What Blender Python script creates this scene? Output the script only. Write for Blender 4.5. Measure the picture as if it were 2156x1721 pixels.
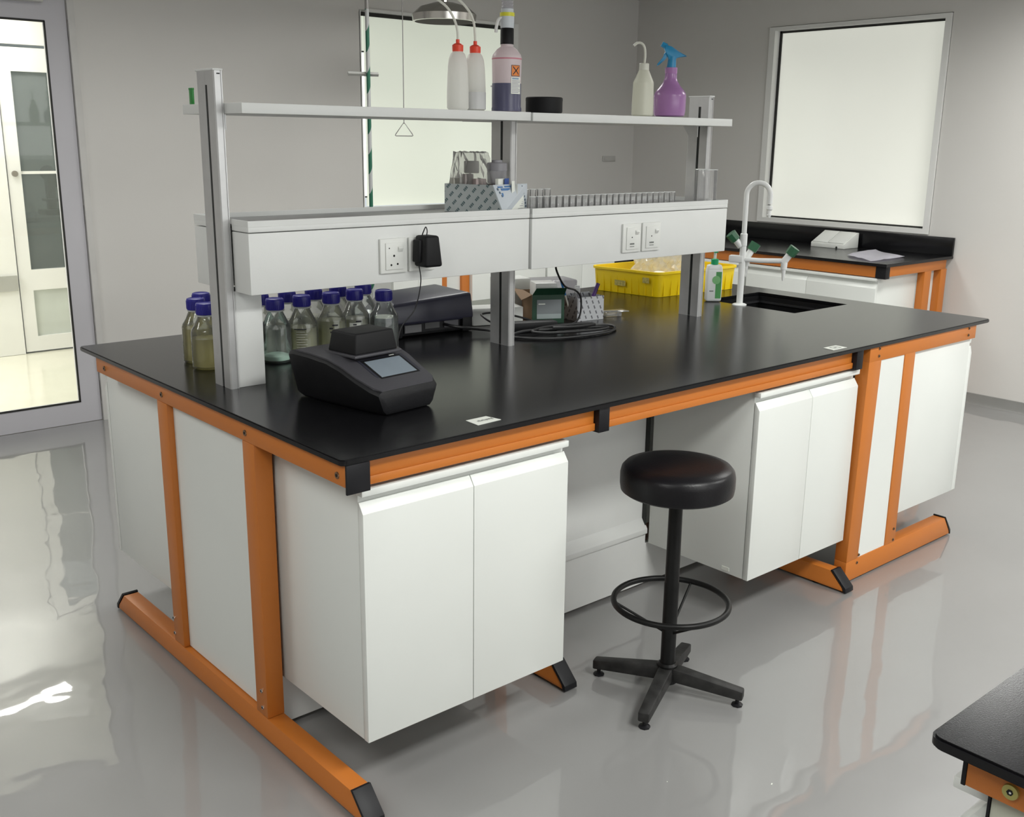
import bpy, bmesh, math, random
from mathutils import Vector, Matrix
random.seed(7)
for o in list(bpy.data.objects): bpy.data.objects.remove(o)
C = bpy.context.scene.collection
S = bpy.context.scene

# ------------------------------------------------------------ camera
cam = bpy.data.cameras.new('camera'); co = bpy.data.objects.new('camera', cam); C.objects.link(co)
cam.sensor_fit = 'HORIZONTAL'; cam.sensor_width = 36.0; cam.lens = 2188.2 * 36.0 / 2156.0
cam.clip_start = 0.05; cam.clip_end = 60
right = Vector((0.7555, -0.6550, 0.01151)); down = Vector((-0.1564, -0.1974, -0.9678)); fwd = Vector((0.63618, 0.72937, -0.2516))
fwd.normalize(); right = (right - fwd * right.dot(fwd)).normalized(); up = right.cross(fwd)
m = Matrix((right, up, -fwd)).transposed().to_4x4()
m.translation = Vector((-1.1268, -1.8482, 1.5763))
co.matrix_world = m
S.camera = co

# ------------------------------------------------------------ world, lights, exposure
w = bpy.data.worlds.new('world'); S.world = w; w.use_nodes = True
bg = w.node_tree.nodes['Background']; bg.inputs[0].default_value = (0.86, 0.93, 1.0, 1); bg.inputs[1].default_value = 0.8
S.view_settings.view_transform = 'Standard'; S.view_settings.look = 'None'
S.view_settings.exposure = 0.0; S.view_settings.gamma = 1.0
S.view_settings.use_curve_mapping = False

CEIL = 2.62; YF_ = -4.4
LIGHT_POS = [(0.9, -1.9), (3.3, -1.9), (-1.6, -0.9), (2.7, 2.2), (0.6, 2.3), (4.1, 0.2), (-1.8, 2.0), (0.9, -3.4)]
LIGHT_POW = [55, 51, 24, 22, 14, 26, 22, 22]
def area(name, loc, sx, sy, power, col, rot=(0, 0, 0), spread=180):
    l = bpy.data.lights.new(name, 'AREA'); l.shape = 'RECTANGLE'; l.size = sx; l.size_y = sy
    l.energy = power; l.color = col; l.spread = math.radians(spread)
    o = bpy.data.objects.new(name, l); C.objects.link(o); o.location = loc; o.rotation_euler = rot
    return o
for (lx, ly), p in zip(LIGHT_POS, LIGHT_POW):
    area('ceiling_lamp', (lx, ly, CEIL - 0.035), 1.15, 0.5, p, (0.99, 1.0, 0.965), spread=160)
area('front_fill_light', (1.2, YF_ + 0.03, 1.62), 5.4, 1.3, 38, (0.95, 0.98, 1.0), rot=(math.pi / 2, 0, 0))  # added fill from the unseen front side, brightens upright faces
area('corridor_area_light', (-1.5, 5.0, 2.57), 1.0, 0.8, 80, (1.0, 0.99, 0.96))  # added fill, placed outside the floor reflection to brighten the corridor
area('corridor_area_light', (0.66, 5.75, 2.57), 0.8, 0.2, 20, (1.0, 0.98, 0.92))

# ------------------------------------------------------------ materials
MATS = {}
def mat(name, col, rough=0.5, metal=0.0, spec=0.5, var=0.04, scale=8.0, bump=0.0, bscale=60.0, coat=0.0, trans=0.0, ior=1.45, emit=None, estr=0.0, sheen=0.0):
    if name in MATS: return MATS[name]
    M = bpy.data.materials.new(name); M.use_nodes = True; nt = M.node_tree; N = nt.nodes; L = nt.links
    b = N['Principled BSDF']
    b.inputs['Roughness'].default_value = rough; b.inputs['Metallic'].default_value = metal
    b.inputs['Specular IOR Level'].default_value = spec; b.inputs['IOR'].default_value = ior
    b.inputs['Coat Weight'].default_value = coat; b.inputs['Coat Roughness'].default_value = 0.08
    b.inputs['Transmission Weight'].default_value = trans
    tc = N.new('ShaderNodeTexCoord')
    no = N.new('ShaderNodeTexNoise'); no.inputs['Scale'].default_value = scale; no.inputs['Detail'].default_value = 4
    L.new(tc.outputs['Object'], no.inputs['Vector'])
    rp = N.new('ShaderNodeValToRGB')
    c0 = [max(0, c * (1 - var)) for c in col]; c1 = [min(1, c * (1 + var)) for c in col]
    rp.color_ramp.elements[0].position = 0.3; rp.color_ramp.elements[1].position = 0.7
    rp.color_ramp.elements[0].color = (*c0, 1); rp.color_ramp.elements[1].color = (*c1, 1)
    L.new(no.outputs['Fac'], rp.inputs['Fac']); L.new(rp.outputs['Color'], b.inputs['Base Color'])
    if bump > 0:
        n2 = N.new('ShaderNodeTexNoise'); n2.inputs['Scale'].default_value = bscale; n2.inputs['Detail'].default_value = 2
        L.new(tc.outputs['Object'], n2.inputs['Vector'])
        bp = N.new('ShaderNodeBump'); bp.inputs['Strength'].default_value = bump; bp.inputs['Distance'].default_value = 0.002
        L.new(n2.outputs['Fac'], bp.inputs['Height']); L.new(bp.outputs['Normal'], b.inputs['Normal'])
    if emit:
        b.inputs['Emission Color'].default_value = (*emit, 1); b.inputs['Emission Strength'].default_value = estr
    MATS[name] = M
    return M

def thin_glass(name, tint=(0.93, 0.96, 0.95), ior=1.5, haze=0.0, hcol=(0.9, 0.9, 0.9)):
    M = bpy.data.materials.new(name); M.use_nodes = True; nt = M.node_tree; N = nt.nodes; L = nt.links
    N.remove(N['Principled BSDF']); out = N['Material Output']
    t = N.new('ShaderNodeBsdfTransparent'); t.inputs[0].default_value = (*tint, 1)
    g = N.new('ShaderNodeBsdfGlossy'); g.inputs['Roughness'].default_value = 0.03
    f = N.new('ShaderNodeFresnel'); f.inputs[0].default_value = ior
    tc = N.new('ShaderNodeTexCoord'); no = N.new('ShaderNodeTexNoise'); no.inputs['Scale'].default_value = 12
    L.new(tc.outputs['Object'], no.inputs['Vector'])
    bp = N.new('ShaderNodeBump'); bp.inputs['Strength'].default_value = 0.05; L.new(no.outputs['Fac'], bp.inputs['Height'])
    L.new(bp.outputs['Normal'], g.inputs['Normal'])
    mx = N.new('ShaderNodeMixShader'); L.new(f.outputs[0], mx.inputs[0]); L.new(t.outputs[0], mx.inputs[1]); L.new(g.outputs[0], mx.inputs[2])
    last = mx
    if haze > 0:
        d = N.new('ShaderNodeBsdfTranslucent'); d.inputs[0].default_value = (*hcol, 1)
        d2 = N.new('ShaderNodeBsdfDiffuse'); d2.inputs[0].default_value = (*hcol, 1)
        a = N.new('ShaderNodeMixShader'); a.inputs[0].default_value = 0.5; L.new(d.outputs[0], a.inputs[1]); L.new(d2.outputs[0], a.inputs[2])
        m2 = N.new('ShaderNodeMixShader'); m2.inputs[0].default_value = haze
        L.new(mx.outputs[0], m2.inputs[1]); L.new(a.outputs[0], m2.inputs[2]); last = m2
    L.new(last.outputs[0], out.inputs['Surface'])
    MATS[name] = M
    return M

def frosted(name, col, haze_trans=0.5, rough=0.35):
    """milky plastic: diffuse + translucent + soft gloss"""
    M = bpy.data.materials.new(name); M.use_nodes = True; nt = M.node_tree; N = nt.nodes; L = nt.links
    b = N['Principled BSDF']; out = N['Material Output']
    b.inputs['Base Color'].default_value = (*col, 1); b.inputs['Roughness'].default_value = rough
    t = N.new('ShaderNodeBsdfTranslucent'); t.inputs[0].default_value = (*col, 1)
    mx = N.new('ShaderNodeMixShader')
    tc = N.new('ShaderNodeTexCoord'); no = N.new('ShaderNodeTexNoise'); no.inputs['Scale'].default_value = 9
    L.new(tc.outputs['Object'], no.inputs['Vector'])
    mr = N.new('ShaderNodeMapRange'); mr.inputs['To Min'].default_value = haze_trans - 0.05; mr.inputs['To Max'].default_value = haze_trans + 0.05
    L.new(no.outputs['Fac'], mr.inputs['Value']); L.new(mr.outputs[0], mx.inputs[0])
    L.new(b.outputs[0], mx.inputs[1]); L.new(t.outputs[0], mx.inputs[2]); L.new(mx.outputs[0], out.inputs['Surface'])
    MATS[name] = M
    return M

def liquid(name, col, turb):
    M = bpy.data.materials.new(name); M.use_nodes = True; nt = M.node_tree; N = nt.nodes; L = nt.links
    N.remove(N['Principled BSDF']); out = N['Material Output']
    g = N.new('ShaderNodeBsdfTransparent'); g.inputs[0].default_value = (*[math.sqrt(c) for c in col], 1)
    t = N.new('ShaderNodeBsdfTranslucent'); t.inputs[0].default_value = (*col, 1)
    d = N.new('ShaderNodeBsdfDiffuse')
    tc = N.new('ShaderNodeTexCoord'); no = N.new('ShaderNodeTexNoise'); no.inputs['Scale'].default_value = 5
    L.new(tc.outputs['Object'], no.inputs['Vector'])
    rp = N.new('ShaderNodeValToRGB'); rp.color_ramp.elements[0].color = (*[c * .9 for c in col], 1); rp.color_ramp.elements[1].color = (*col, 1)
    L.new(no.outputs['Fac'], rp.inputs['Fac']); L.new(rp.outputs[0], d.inputs[0])
    a = N.new('ShaderNodeMixShader'); a.inputs[0].default_value = 0.5; L.new(t.outputs[0], a.inputs[1]); L.new(d.outputs[0], a.inputs[2])
    mx = N.new('ShaderNodeMixShader'); mx.inputs[0].default_value = turb
    L.new(g.outputs[0], mx.inputs[1]); L.new(a.outputs[0], mx.inputs[2])
    gl = N.new('ShaderNodeBsdfGlossy'); gl.inputs['Roughness'].default_value = .05
    f = N.new('ShaderNodeFresnel'); f.inputs[0].default_value = 1.33
    m2 = N.new('ShaderNodeMixShader'); L.new(f.outputs[0], m2.inputs[0]); L.new(mx.outputs[0], m2.inputs[1]); L.new(gl.outputs[0], m2.inputs[2])
    L.new(m2.outputs[0], out.inputs['Surface'])
    MATS[name] = M
    return M

def printed(name, base, ink, ax, ang, pitch, dash, rough=0.45, thick=0.32):
    """cardboard with a repeated diagonal row print. ax = which two object axes"""
    M = bpy.data.materials.new(name); M.use_nodes = True; nt = M.node_tree; N = nt.nodes; L = nt.links
    b = N['Principled BSDF']; b.inputs['Roughness'].default_value = rough
    tc = N.new('ShaderNodeTexCoord'); mp = N.new('ShaderNodeSeparateXYZ'); L.new(tc.outputs['Object'], mp.inputs[0])
    def mth(op, a, bb=None):
        n = N.new('ShaderNodeMath'); n.operation = op
        for i, v in enumerate((a, bb)):
            if v is None: continue
            if isinstance(v, (int, float)): n.inputs[i].default_value = v
            else: L.new(v, n.inputs[i])
        return n.outputs[0]
    # horizontal run along the wall of the box: x+y combination, vertical: z
    hx = mth('ADD', mth('MULTIPLY', mp.outputs[0], ax[0]), mth('MULTIPLY', mp.outputs[1], ax[1])); z = mp.outputs[2]
    ca, sa = math.cos(ang), math.sin(ang)
    u = mth('ADD', mth('MULTIPLY', hx, ca), mth('MULTIPLY', z, sa))
    v = mth('SUBTRACT', mth('MULTIPLY', z, ca), mth('MULTIPLY', hx, sa))
    vr = mth('DIVIDE', v, pitch); row = mth('FLOOR', vr); fv = mth('FRACT', vr)
    band = mth('LESS_THAN', fv, thick)
    ur = mth('ADD', mth('DIVIDE', u, dash), mth('MULTIPLY', row, 0.37)); word = mth('LESS_THAN', mth('FRACT', ur), 0.66)
    fine = mth('GREATER_THAN', mth('FRACT', mth('MULTIPLY', ur, 5.0)), 0.22)
    mask = mth('MULTIPLY', mth('MULTIPLY', band, word), fine)
    mx = N.new('ShaderNodeMix'); mx.data_type = 'RGBA'; L.new(mask, mx.inputs['Factor'])
    mx.inputs['A'].default_value = (*base, 1); mx.inputs['B'].default_value = (*ink, 1)
    L.new(mx.outputs['Result'], b.inputs['Base Color'])
    MATS[name] = M
    return M

WHITE = mat('white_laminate', (0.75, 0.77, 0.74), 0.32, var=0.015, scale=3)
WHITE2 = mat('white_powder_coat', (0.72, 0.73, 0.715), 0.45, var=0.015, bump=0.1, bscale=400)
ORANGE = mat('orange_powder_coat', (0.53, 0.165, 0.026), 0.38, var=0.015, scale=5, bump=0.15, bscale=500)
BLACKP = mat('black_plastic_cap', (0.010, 0.010, 0.012), 0.45, spec=0.3, var=0.1)
COUNTER = mat('black_phenolic_worktop', (0.006, 0.006, 0.007), 0.19, spec=0.40, var=0.15, scale=20, bump=0.07, bscale=500)
SINKM = mat('black_epoxy_sink', (0.012, 0.012, 0.013), 0.25, var=0.1)
ALU = mat('anodised_aluminium', (0.56, 0.56, 0.56), 0.42, metal=0.65, var=0.03, scale=30)
DARKSLOT = mat('dark_slot_plastic', (0.022, 0.024, 0.022), 0.6, var=0.1)
LAMIN = mat('grey_tray_laminate', (0.13, 0.13, 0.13), 0.3, var=0.05, scale=40)
CHROME = mat('brushed_steel', (0.62, 0.60, 0.57), 0.22, metal=1.0, var=0.04)
BRASS = mat('zinc_yellow_bolt', (0.50, 0.46, 0.16), 0.4, metal=0.6, var=0.1)
BOLTM = mat('bronze_bolt', (0.26, 0.16, 0.09), 0.35, metal=0.8, var=0.1)
BLUECAP = mat('blue_polypropylene', (0.024, 0.020, 0.27), 0.36, var=0.05)
TAPW = mat('white_epoxy_coated_brass', (0.80, 0.81, 0.80), 0.22, var=0.01)
TAPG = mat('green_tap_knob_plastic', (0.035, 0.13, 0.065), 0.3, var=0.06)
YELLOW = mat('yellow_tray_plastic', (0.90, 0.64, 0.004), 0.38, var=0.04, scale=6, bump=0.15, bscale=40)
VINYL = mat('black_vinyl', (0.006, 0.0055, 0.007), 0.36, spec=0.35, var=0.1, bump=0.2, bscale=200)
STOOLM = mat('black_stool_metal', (0.006, 0.006, 0.006), 0.42, spec=0.3, var=0.2, scale=30)
SCUFF = mat('scuffed_black_stool_base', (0.018, 0.0175, 0.017), 0.55, var=0.55, scale=28, bump=0.4, bscale=70)
DEVB = mat('black_instrument_plastic', (0.009, 0.009, 0.0105), 0.45, spec=0.3, var=0.08, bump=0.3, bscale=600)
DEVG = mat('charcoal_instrument_bezel', (0.055, 0.054, 0.062), 0.38, var=0.05, bump=0.2, bscale=600)
DEVN = mat('navy_instrument_plastic', (0.034, 0.034, 0.056), 0.34, var=0.06)
SCREEN = mat('grey_lcd_glass', (0.21, 0.25, 0.29), 0.12, var=0.05)
CABLE = mat('black_cable_rubber', (0.012, 0.012, 0.013), 0.5, var=0.1)
HOLE = mat('dark_hole', (0.01, 0.01, 0.01), 0.8)
LABELW = mat('white_sticker_paper', (0.80, 0.82, 0.76), 0.5, var=0.02)
INK = mat('grey_label_ink', (0.12, 0.13, 0.12), 0.6)
PAPER = mat('white_tissue_paper', (0.78, 0.76, 0.83), 0.7, var=0.03)
REDC = mat('red_bottle_cap', (0.85, 0.075, 0.035), 0.35, var=0.03)
MILK = frosted('milky_polyethylene', (0.93, 0.93, 0.90), 0.62)
MILKY2 = frosted('aged_milky_polyethylene', (0.80, 0.80, 0.70), 0.35)
PINKP = frosted('pink_tinted_polyethylene', (0.90, 0.80, 0.82), 0.45)
PURPLELIQ = mat('violet_liquid_in_plastic', (0.085, 0.085, 0.15), 0.35, var=0.08)
TUBEP = mat('cream_plastic_tube', (0.78, 0.78, 0.70), 0.35, var=0.02)
YRING = mat('yellow_ring', (0.75, 0.72, 0.05), 0.4)
PGREY = mat('pale_grey_plastic', (0.62, 0.66, 0.70), 0.4)
BLK = mat('black_rubber', (0.007, 0.007, 0.008), 0.55, spec=0.3)
LABORANGE = mat('orange_hazard_label', (0.82, 0.25, 0.05), 0.5)
PURPLE = mat('mauve_plastic', (0.36, 0.18, 0.40), 0.25, var=0.03)
SPRAYB = mat('blue_spray_plastic', (0.02, 0.25, 0.48), 0.3, var=0.03)
GREENP = mat('green_plastic', (0.02, 0.25, 0.04), 0.4)
DKGREEN = mat('dark_green_carton', (0.012, 0.055, 0.028), 0.5)
KRAFT = mat('brown_cardboard', (0.26, 0.165, 0.095), 0.8, var=0.06)
CARDW = mat('white_cardboard', (0.68, 0.69, 0.66), 0.6, var=0.03)
BLUEPR = mat('blue_print', (0.03, 0.08, 0.30), 0.5)
GREENPR = mat('green_print', (0.07, 0.30, 0.09), 0.45)
SOAPG = mat('green_pump_plastic', (0.01, 0.36, 0.14), 0.35)
GLASS = thin_glass('clear_glass', (0.96, 0.975, 0.97), haze=0.05)
GLASS2 = thin_glass('thin_clear_glass', (0.985, 0.985, 0.985), 1.4, haze=0.10)
CLEARP = thin_glass('clear_plastic', (0.93, 0.93, 0.92), haze=0.22, hcol=(0.8, 0.8, 0.78))
BAGP = thin_glass('crumpled_clear_film', (0.92, 0.92, 0.90), haze=0.42, hcol=(0.95, 0.93, 0.84))
HAZP = thin_glass('hazy_plastic', (0.85, 0.85, 0.86), haze=0.5, hcol=(0.66, 0.65, 0.68))
DOORGLASS = thin_glass('door_glass', (0.97, 0.98, 0.97), 1.35)
WALL = mat('painted_wall', (0.66, 0.645, 0.62), 0.6, var=0.02, scale=1.2, bump=0.12, bscale=180)
WALLC = mat('corridor_wall', (0.88, 0.88, 0.85), 0.5, var=0.01)
CEILM = mat('ceiling_paint', (0.33, 0.325, 0.315), 0.8, var=0.01)
BASEB = mat('grey_epoxy_skirting', (0.25, 0.25, 0.24), 0.3, var=0.05)
DOORF = mat('lilac_white_door_coat', (0.56, 0.55, 0.585), 0.4, var=0.01)
TRIMW = mat('white_window_frame', (0.78, 0.78, 0.76), 0.4, var=0.01)
GASKET = mat('black_gasket', (0.02, 0.02, 0.018), 0.6)

def floor_material():
    M = bpy.data.materials.new('glossy_grey_epoxy'); M.use_nodes = True; nt = M.node_tree; N = nt.nodes; L = nt.links
    b = N['Principled BSDF']; b.inputs['Roughness'].default_value = 0.35; b.inputs['Specular IOR Level'].default_value = 0.5
    b.inputs['Coat Weight'].default_value = 1.0; b.inputs['Coat Roughness'].default_value = 0.025; b.inputs['Coat IOR'].default_value = 1.55
    tc = N.new('ShaderNodeTexCoord')
    no = N.new('ShaderNodeTexNoise'); no.inputs['Scale'].default_value = 1.6; no.inputs['Detail'].default_value = 5; L.new(tc.outputs['Object'], no.inputs['Vector'])
    rp = N.new('ShaderNodeValToRGB'); rp.color_ramp.elements[0].position = .3; rp.color_ramp.elements[1].position = .7
    rp.color_ramp.elements[0].color = (0.245, 0.243, 0.241, 1); rp.color_ramp.elements[1].color = (0.260, 0.258, 0.255, 1)
    L.new(no.outputs['Fac'], rp.inputs['Fac']); L.new(rp.outputs[0], b.inputs['Base Color'])
    n2 = N.new('ShaderNodeTexNoise'); n2.inputs['Scale'].default_value = 2.3; n2.inputs['Detail'].default_value = 2; n2.inputs['Roughness'].default_value = 0.4
    L.new(tc.outputs['Object'], n2.inputs['Vector'])
    n3 = N.new('ShaderNodeTexNoise'); n3.inputs['Scale'].default_value = 14; n3.inputs['Detail'].default_value = 1; L.new(tc.outputs['Object'], n3.inputs['Vector'])
    ad = N.new('ShaderNodeMath'); ad.operation = 'MULTIPLY_ADD'; ad.inputs[1].default_value = 0.05; L.new(n3.outputs['Fac'], ad.inputs[0]); L.new(n2.outputs['Fac'], ad.inputs[2])
    bp = N.new('ShaderNodeBump'); bp.inputs['Strength'].default_value = 0.5; bp.inputs['Distance'].default_value = 0.012
    L.new(ad.outputs[0], bp.inputs['Height']); L.new(bp.outputs['Normal'], b.inputs['Normal']); L.new(bp.outputs['Normal'], b.inputs['Coat Normal'])
    return M
FLOOR = floor_material()
CORFLOOR = mat('cream_corridor_tile', (0.78, 0.76, 0.64), 0.12, var=0.02)

def pane_material(name, col, estr, ecol):
    """film-covered window pane, back-lit by daylight, with a soft gloss"""
    M = bpy.data.materials.new(name); M.use_nodes = True; nt = M.node_tree; N = nt.nodes; L = nt.links
    b = N['Principled BSDF']; b.inputs['Base Color'].default_value = (*col, 1); b.inputs['Roughness'].default_value = 0.20
    b.inputs['Specular IOR Level'].default_value = 0.8
    tc = N.new('ShaderNodeTexCoord'); no = N.new('ShaderNodeTexNoise'); no.inputs['Scale'].default_value = 1.3; no.inputs['Detail'].default_value = 1
    L.new(tc.outputs['Object'], no.inputs['Vector'])
    mr = N.new('ShaderNodeMapRange'); mr.inputs['To Min'].default_value = estr * .93; mr.inputs['To Max'].default_value = estr * 1.07
    L.new(no.outputs['Fac'], mr.inputs['Value']); L.new(mr.outputs[0], b.inputs['Emission Strength'])
    b.inputs['Emission Color'].default_value = (*ecol, 1)
    b.inputs['Coat Weight'].default_value = 1.0; b.inputs['Coat Roughness'].default_value = 0.16; b.inputs['Coat IOR'].default_value = 1.6
    return M
PANE1 = pane_material('backlit_film_pane', (0.72, 0.72, 0.66), 0.44, (0.98, 1.0, 0.90))
PANE2 = pane_material('backlit_film_pane_green', (0.66, 0.68, 0.58), 0.42, (0.93, 1.0, 0.86))
FILL_PANE = pane_material('glowing_fill_pane', (0.72, 0.72, 0.68), 0.6, (0.97, 1.0, 0.97))  # emissive pane of the added front window, serves as fill light
GLARE = mat('daylight_through_bare_glass', (0.9, 0.9, 0.9), 0.2, emit=(1, 1, 1), estr=2.2)

def stripes_material():
    M = bpy.data.materials.new('green_white_hazard_tape'); M.use_nodes = True; nt = M.node_tree; N = nt.nodes; L = nt.links
    b = N['Principled BSDF']; b.inputs['Roughness'].default_value = 0.4
    tc = N.new('ShaderNodeTexCoord'); sp = N.new('ShaderNodeSeparateXYZ'); L.new(tc.outputs['Object'], sp.inputs[0])
    a = N.new('ShaderNodeMath'); a.operation = 'MULTIPLY_ADD'; a.inputs[1].default_value = -2.2; L.new(sp.outputs[0], a.inputs[0]); L.new(sp.outputs[2], a.inputs[2])
    d = N.new('ShaderNodeMath'); d.operation = 'DIVIDE'; d.inputs[1].default_value = 0.215; L.new(a.outputs[0], d.inputs[0])
    f = N.new('ShaderNodeMath'); f.operation = 'FRACT'; L.new(d.outputs[0], f.inputs[0])
    g = N.new('ShaderNodeMath'); g.operation = 'GREATER_THAN'; g.inputs[1].default_value = 0.5; L.new(f.outputs[0], g.inputs[0])
    mx = N.new('ShaderNodeMix'); mx.data_type = 'RGBA'; L.new(g.outputs[0], mx.inputs['Factor'])
    mx.inputs['A'].default_value = (0.42, 0.43, 0.43, 1); mx.inputs['B'].default_value = (0.015, 0.12, 0.07, 1)
    L.new(mx.outputs['Result'], b.inputs['Base Color'])
    return M
STRIPE = stripes_material()

# ------------------------------------------------------------ mesh helpers
class B:
    def __init__(s): s.bm = bmesh.new()
    def _bev(s, vs, r, seg=2):
        if r > 0:
            es = {e for v in vs for e in v.link_edges}
            bmesh.ops.bevel(s.bm, geom=list(es), offset=r, segments=seg, profile=0.5, affect='EDGES')
    def hexa(s, pts, r=0.0, seg=2):
        v = [s.bm.verts.new(p) for p in pts]
        for f in ((0, 3, 2, 1), (4, 5, 6, 7), (0, 1, 5, 4), (1, 2, 6, 5), (2, 3, 7, 6), (3, 0, 4, 7)):
            s.bm.faces.new([v[i] for i in f])
        s._bev(v, r, seg); return s
    def box(s, x0, x1, y0, y1, z0, z1, r=0.0, seg=2):
        return s.hexa([(x0, y0, z0), (x1, y0, z0), (x1, y1, z0), (x0, y1, z0), (x0, y0, z1), (x1, y0, z1), (x1, y1, z1), (x0, y1, z1)], r, seg)
    def obox(s, c, d, rz, z0, z1, r=0.0, taper=1.0, seg=2):
        ca, sa = math.cos(rz), math.sin(rz)
        P = []
        for z, k in ((z0, 1.0), (z1, taper)):
            for a, b in ((-1, -1), (1, -1), (1, 1), (-1, 1)):
                x, y = a * d[0] / 2 * k, b * d[1] / 2 * k
                P.append((c[0] + x * ca - y * sa, c[1] + x * sa + y * ca, z))
        return s.hexa(P, r, seg)
    def prism(s, poly, axis, a0, a1, r=0.0, seg=2):
        """poly in the two other axes (in xyz order), extruded along axis"""
        def P(q, a):
            if axis == 'x': return (a, q[0], q[1])
            if axis == 'y': return (q[0], a, q[1])
            return (q[0], q[1], a)
        v0 = [s.bm.verts.new(P(q, a0)) for q in poly]; v1 = [s.bm.verts.new(P(q, a1)) for q in poly]
        n = len(poly)
        s.bm.faces.new(v0); s.bm.faces.new(list(reversed(v1)))
        for i in range(n): s.bm.faces.new([v0[i], v0[(i + 1) % n], v1[(i + 1) % n], v1[i]])
        s._bev(v0 + v1, r, seg); return s
    def lathe(s, prof, c=(0, 0, 0), seg=32, M=None):
        rings = []
        for r, z in prof:
            if r < 1e-6: rings.append([s.bm.verts.new(tf((0, 0, z), c, M))])
            else: rings.append([s.bm.verts.new(tf((r * math.cos(2 * math.pi * i / seg), r * math.sin(2 * math.pi * i / seg), z), c, M)) for i in range(seg)])
        for a, b in zip(rings, rings[1:]):
            for i in range(seg):
                j = (i + 1) % seg
                if len(a) == 1 and len(b) == 1: continue
                if len(a) == 1: s.bm.faces.new([a[0], b[i], b[j]])
                elif len(b) == 1: s.bm.faces.new([a[i], a[j], b[0]])
                else: s.bm.faces.new([a[i], a[j], b[j], b[i]])
        return s
    def cyl(s, p0, p1, r0, r1=None, seg=20, cap=True):
        r1 = r0 if r1 is None else r1
        p0, p1 = Vector(p0), Vector(p1); d = p1 - p0
        M = d.to_track_quat('Z', 'Y').to_matrix(); L = d.length
        prof = [(r0, 0), (r1, L)]
        if cap: prof = [(0, 0)] + prof + [(0, L)]
        return s.lathe(prof, p0, seg, M)
    def tube(s, pts, r, seg=10, closed=False, rad=None):
        pts = [Vector(p) for p in pts]; n = len(pts); rings = []
        prevN = None
        for i, p in enumerate(pts):
            if closed: t = (pts[(i + 1) % n] - pts[i - 1]).normalized()
            else: t = (pts[min(i + 1, n - 1)] - pts[max(i - 1, 0)]).normalized()
            if prevN is None:
                a = Vector((0, 0, 1)) if abs(t.z) < 0.9 else Vector((1, 0, 0)); nn = (a - t * a.dot(t)).normalized()
            else: nn = (prevN - t * prevN.dot(t)).normalized()
            prevN = nn; bb = t.cross(nn); rr = rad[i] if rad else r
            rings.append([s.bm.verts.new(p + (nn * math.cos(2 * math.pi * k / seg) + bb * math.sin(2 * math.pi * k / seg)) * rr) for k in range(seg)])
        m_ = n if closed else n - 1
        for i in range(m_):
            a, b = rings[i], rings[(i + 1) % n]
            for k in range(seg):
                s.bm.faces.new([a[k], a[(k + 1) % seg], b[(k + 1) % seg], b[k]])
        if not closed: s.bm.faces.new(rings[0]); s.bm.faces.new(list(reversed(rings[-1])))
        return s
    def torus(s, c, R, r, seg=48, ms=12):
        return s.tube([(c[0] + R * math.cos(2 * math.pi * i / seg), c[1] + R * math.sin(2 * math.pi * i / seg), c[2]) for i in range(seg)], r, ms, closed=True)
    def disc(s, c, n, r, h, seg=20):
        n = Vector(n).normalized(); return s.cyl(Vector(c) - n * 0.001, Vector(c) + n * h, r, r, seg)
def tf(p, c, M):
    v = Vector(p)
    if M: v = M @ v
    return v + Vector(c)
def smooth(pts, n=6):
    """Catmull-Rom"""
    P = [Vector(p) for p in pts]; out = []
    for i in range(len(P) - 1):
        a, b, c, d = P[max(i - 1, 0)], P[i], P[i + 1], P[min(i + 2, len(P) - 1)]
        for k in range(n):
            t = k / n
            out.append(0.5 * ((2 * b) + (c - a) * t + (2 * a - 5 * b + 4 * c - d) * t * t + (3 * b - a - 3 * c + d) * t ** 3))
    out.append(P[-1]); return out

ORI = {}
def mk(name, b, m, parent=None, loc=None, label=None, smooth_=True, angle=35):
    bm = b.bm
    bmesh.ops.recalc_face_normals(bm, faces=bm.faces[:])
    if parent is not None: off = ORI[parent.name]
    else: off = Vector(loc) if loc is not None else Vector((0, 0, 0))
    for v in bm.verts: v.co -= off
    me = bpy.data.meshes.new(name); bm.to_mesh(me); bm.free()
    if smooth_:
        for p in me.polygons: p.use_smooth = True
        me.set_sharp_from_angle(angle=math.radians(angle))
    me.materials.append(m)
    o = bpy.data.objects.new(name, me); C.objects.link(o)
    if parent is not None: o.parent = parent
    else: o.location = off
    ORI[o.name] = off
    if label: o['label'] = label
    return o
def thing(name, label, cat, loc, group=None, rz=0):
    o = bpy.data.objects.new(name, None); C.objects.link(o); o.empty_display_size = 0.1
    o.location = loc; o['label'] = label; o['category'] = cat
    if group: o['group'] = group
    ORI[o.name] = Vector(loc)
    return o
def tag(o, label, cat, group=None):
    o['label'] = label; o['category'] = cat
    if group: o['group'] = group
    return o
def struct(name, b, m, loc=None, **k):
    o = mk(name, b, m, loc=loc, **k); o['kind'] = 'structure'; return o
def dup(root, loc, label=None, rz=None):
    c = root.copy(); C.objects.link(c); c.location = loc
    if rz is not None: c.rotation_euler = (0, 0, rz)
    if label: c['label'] = label
    def rec(o, p):
        for ch in o.children:
            d = ch.copy(); C.objects.link(d); d.parent = p; rec(ch, d)
    rec(root, c)
    return c

XR, YB = 5.21, 3.983
XL, YF = -3.6, -4.4
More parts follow.
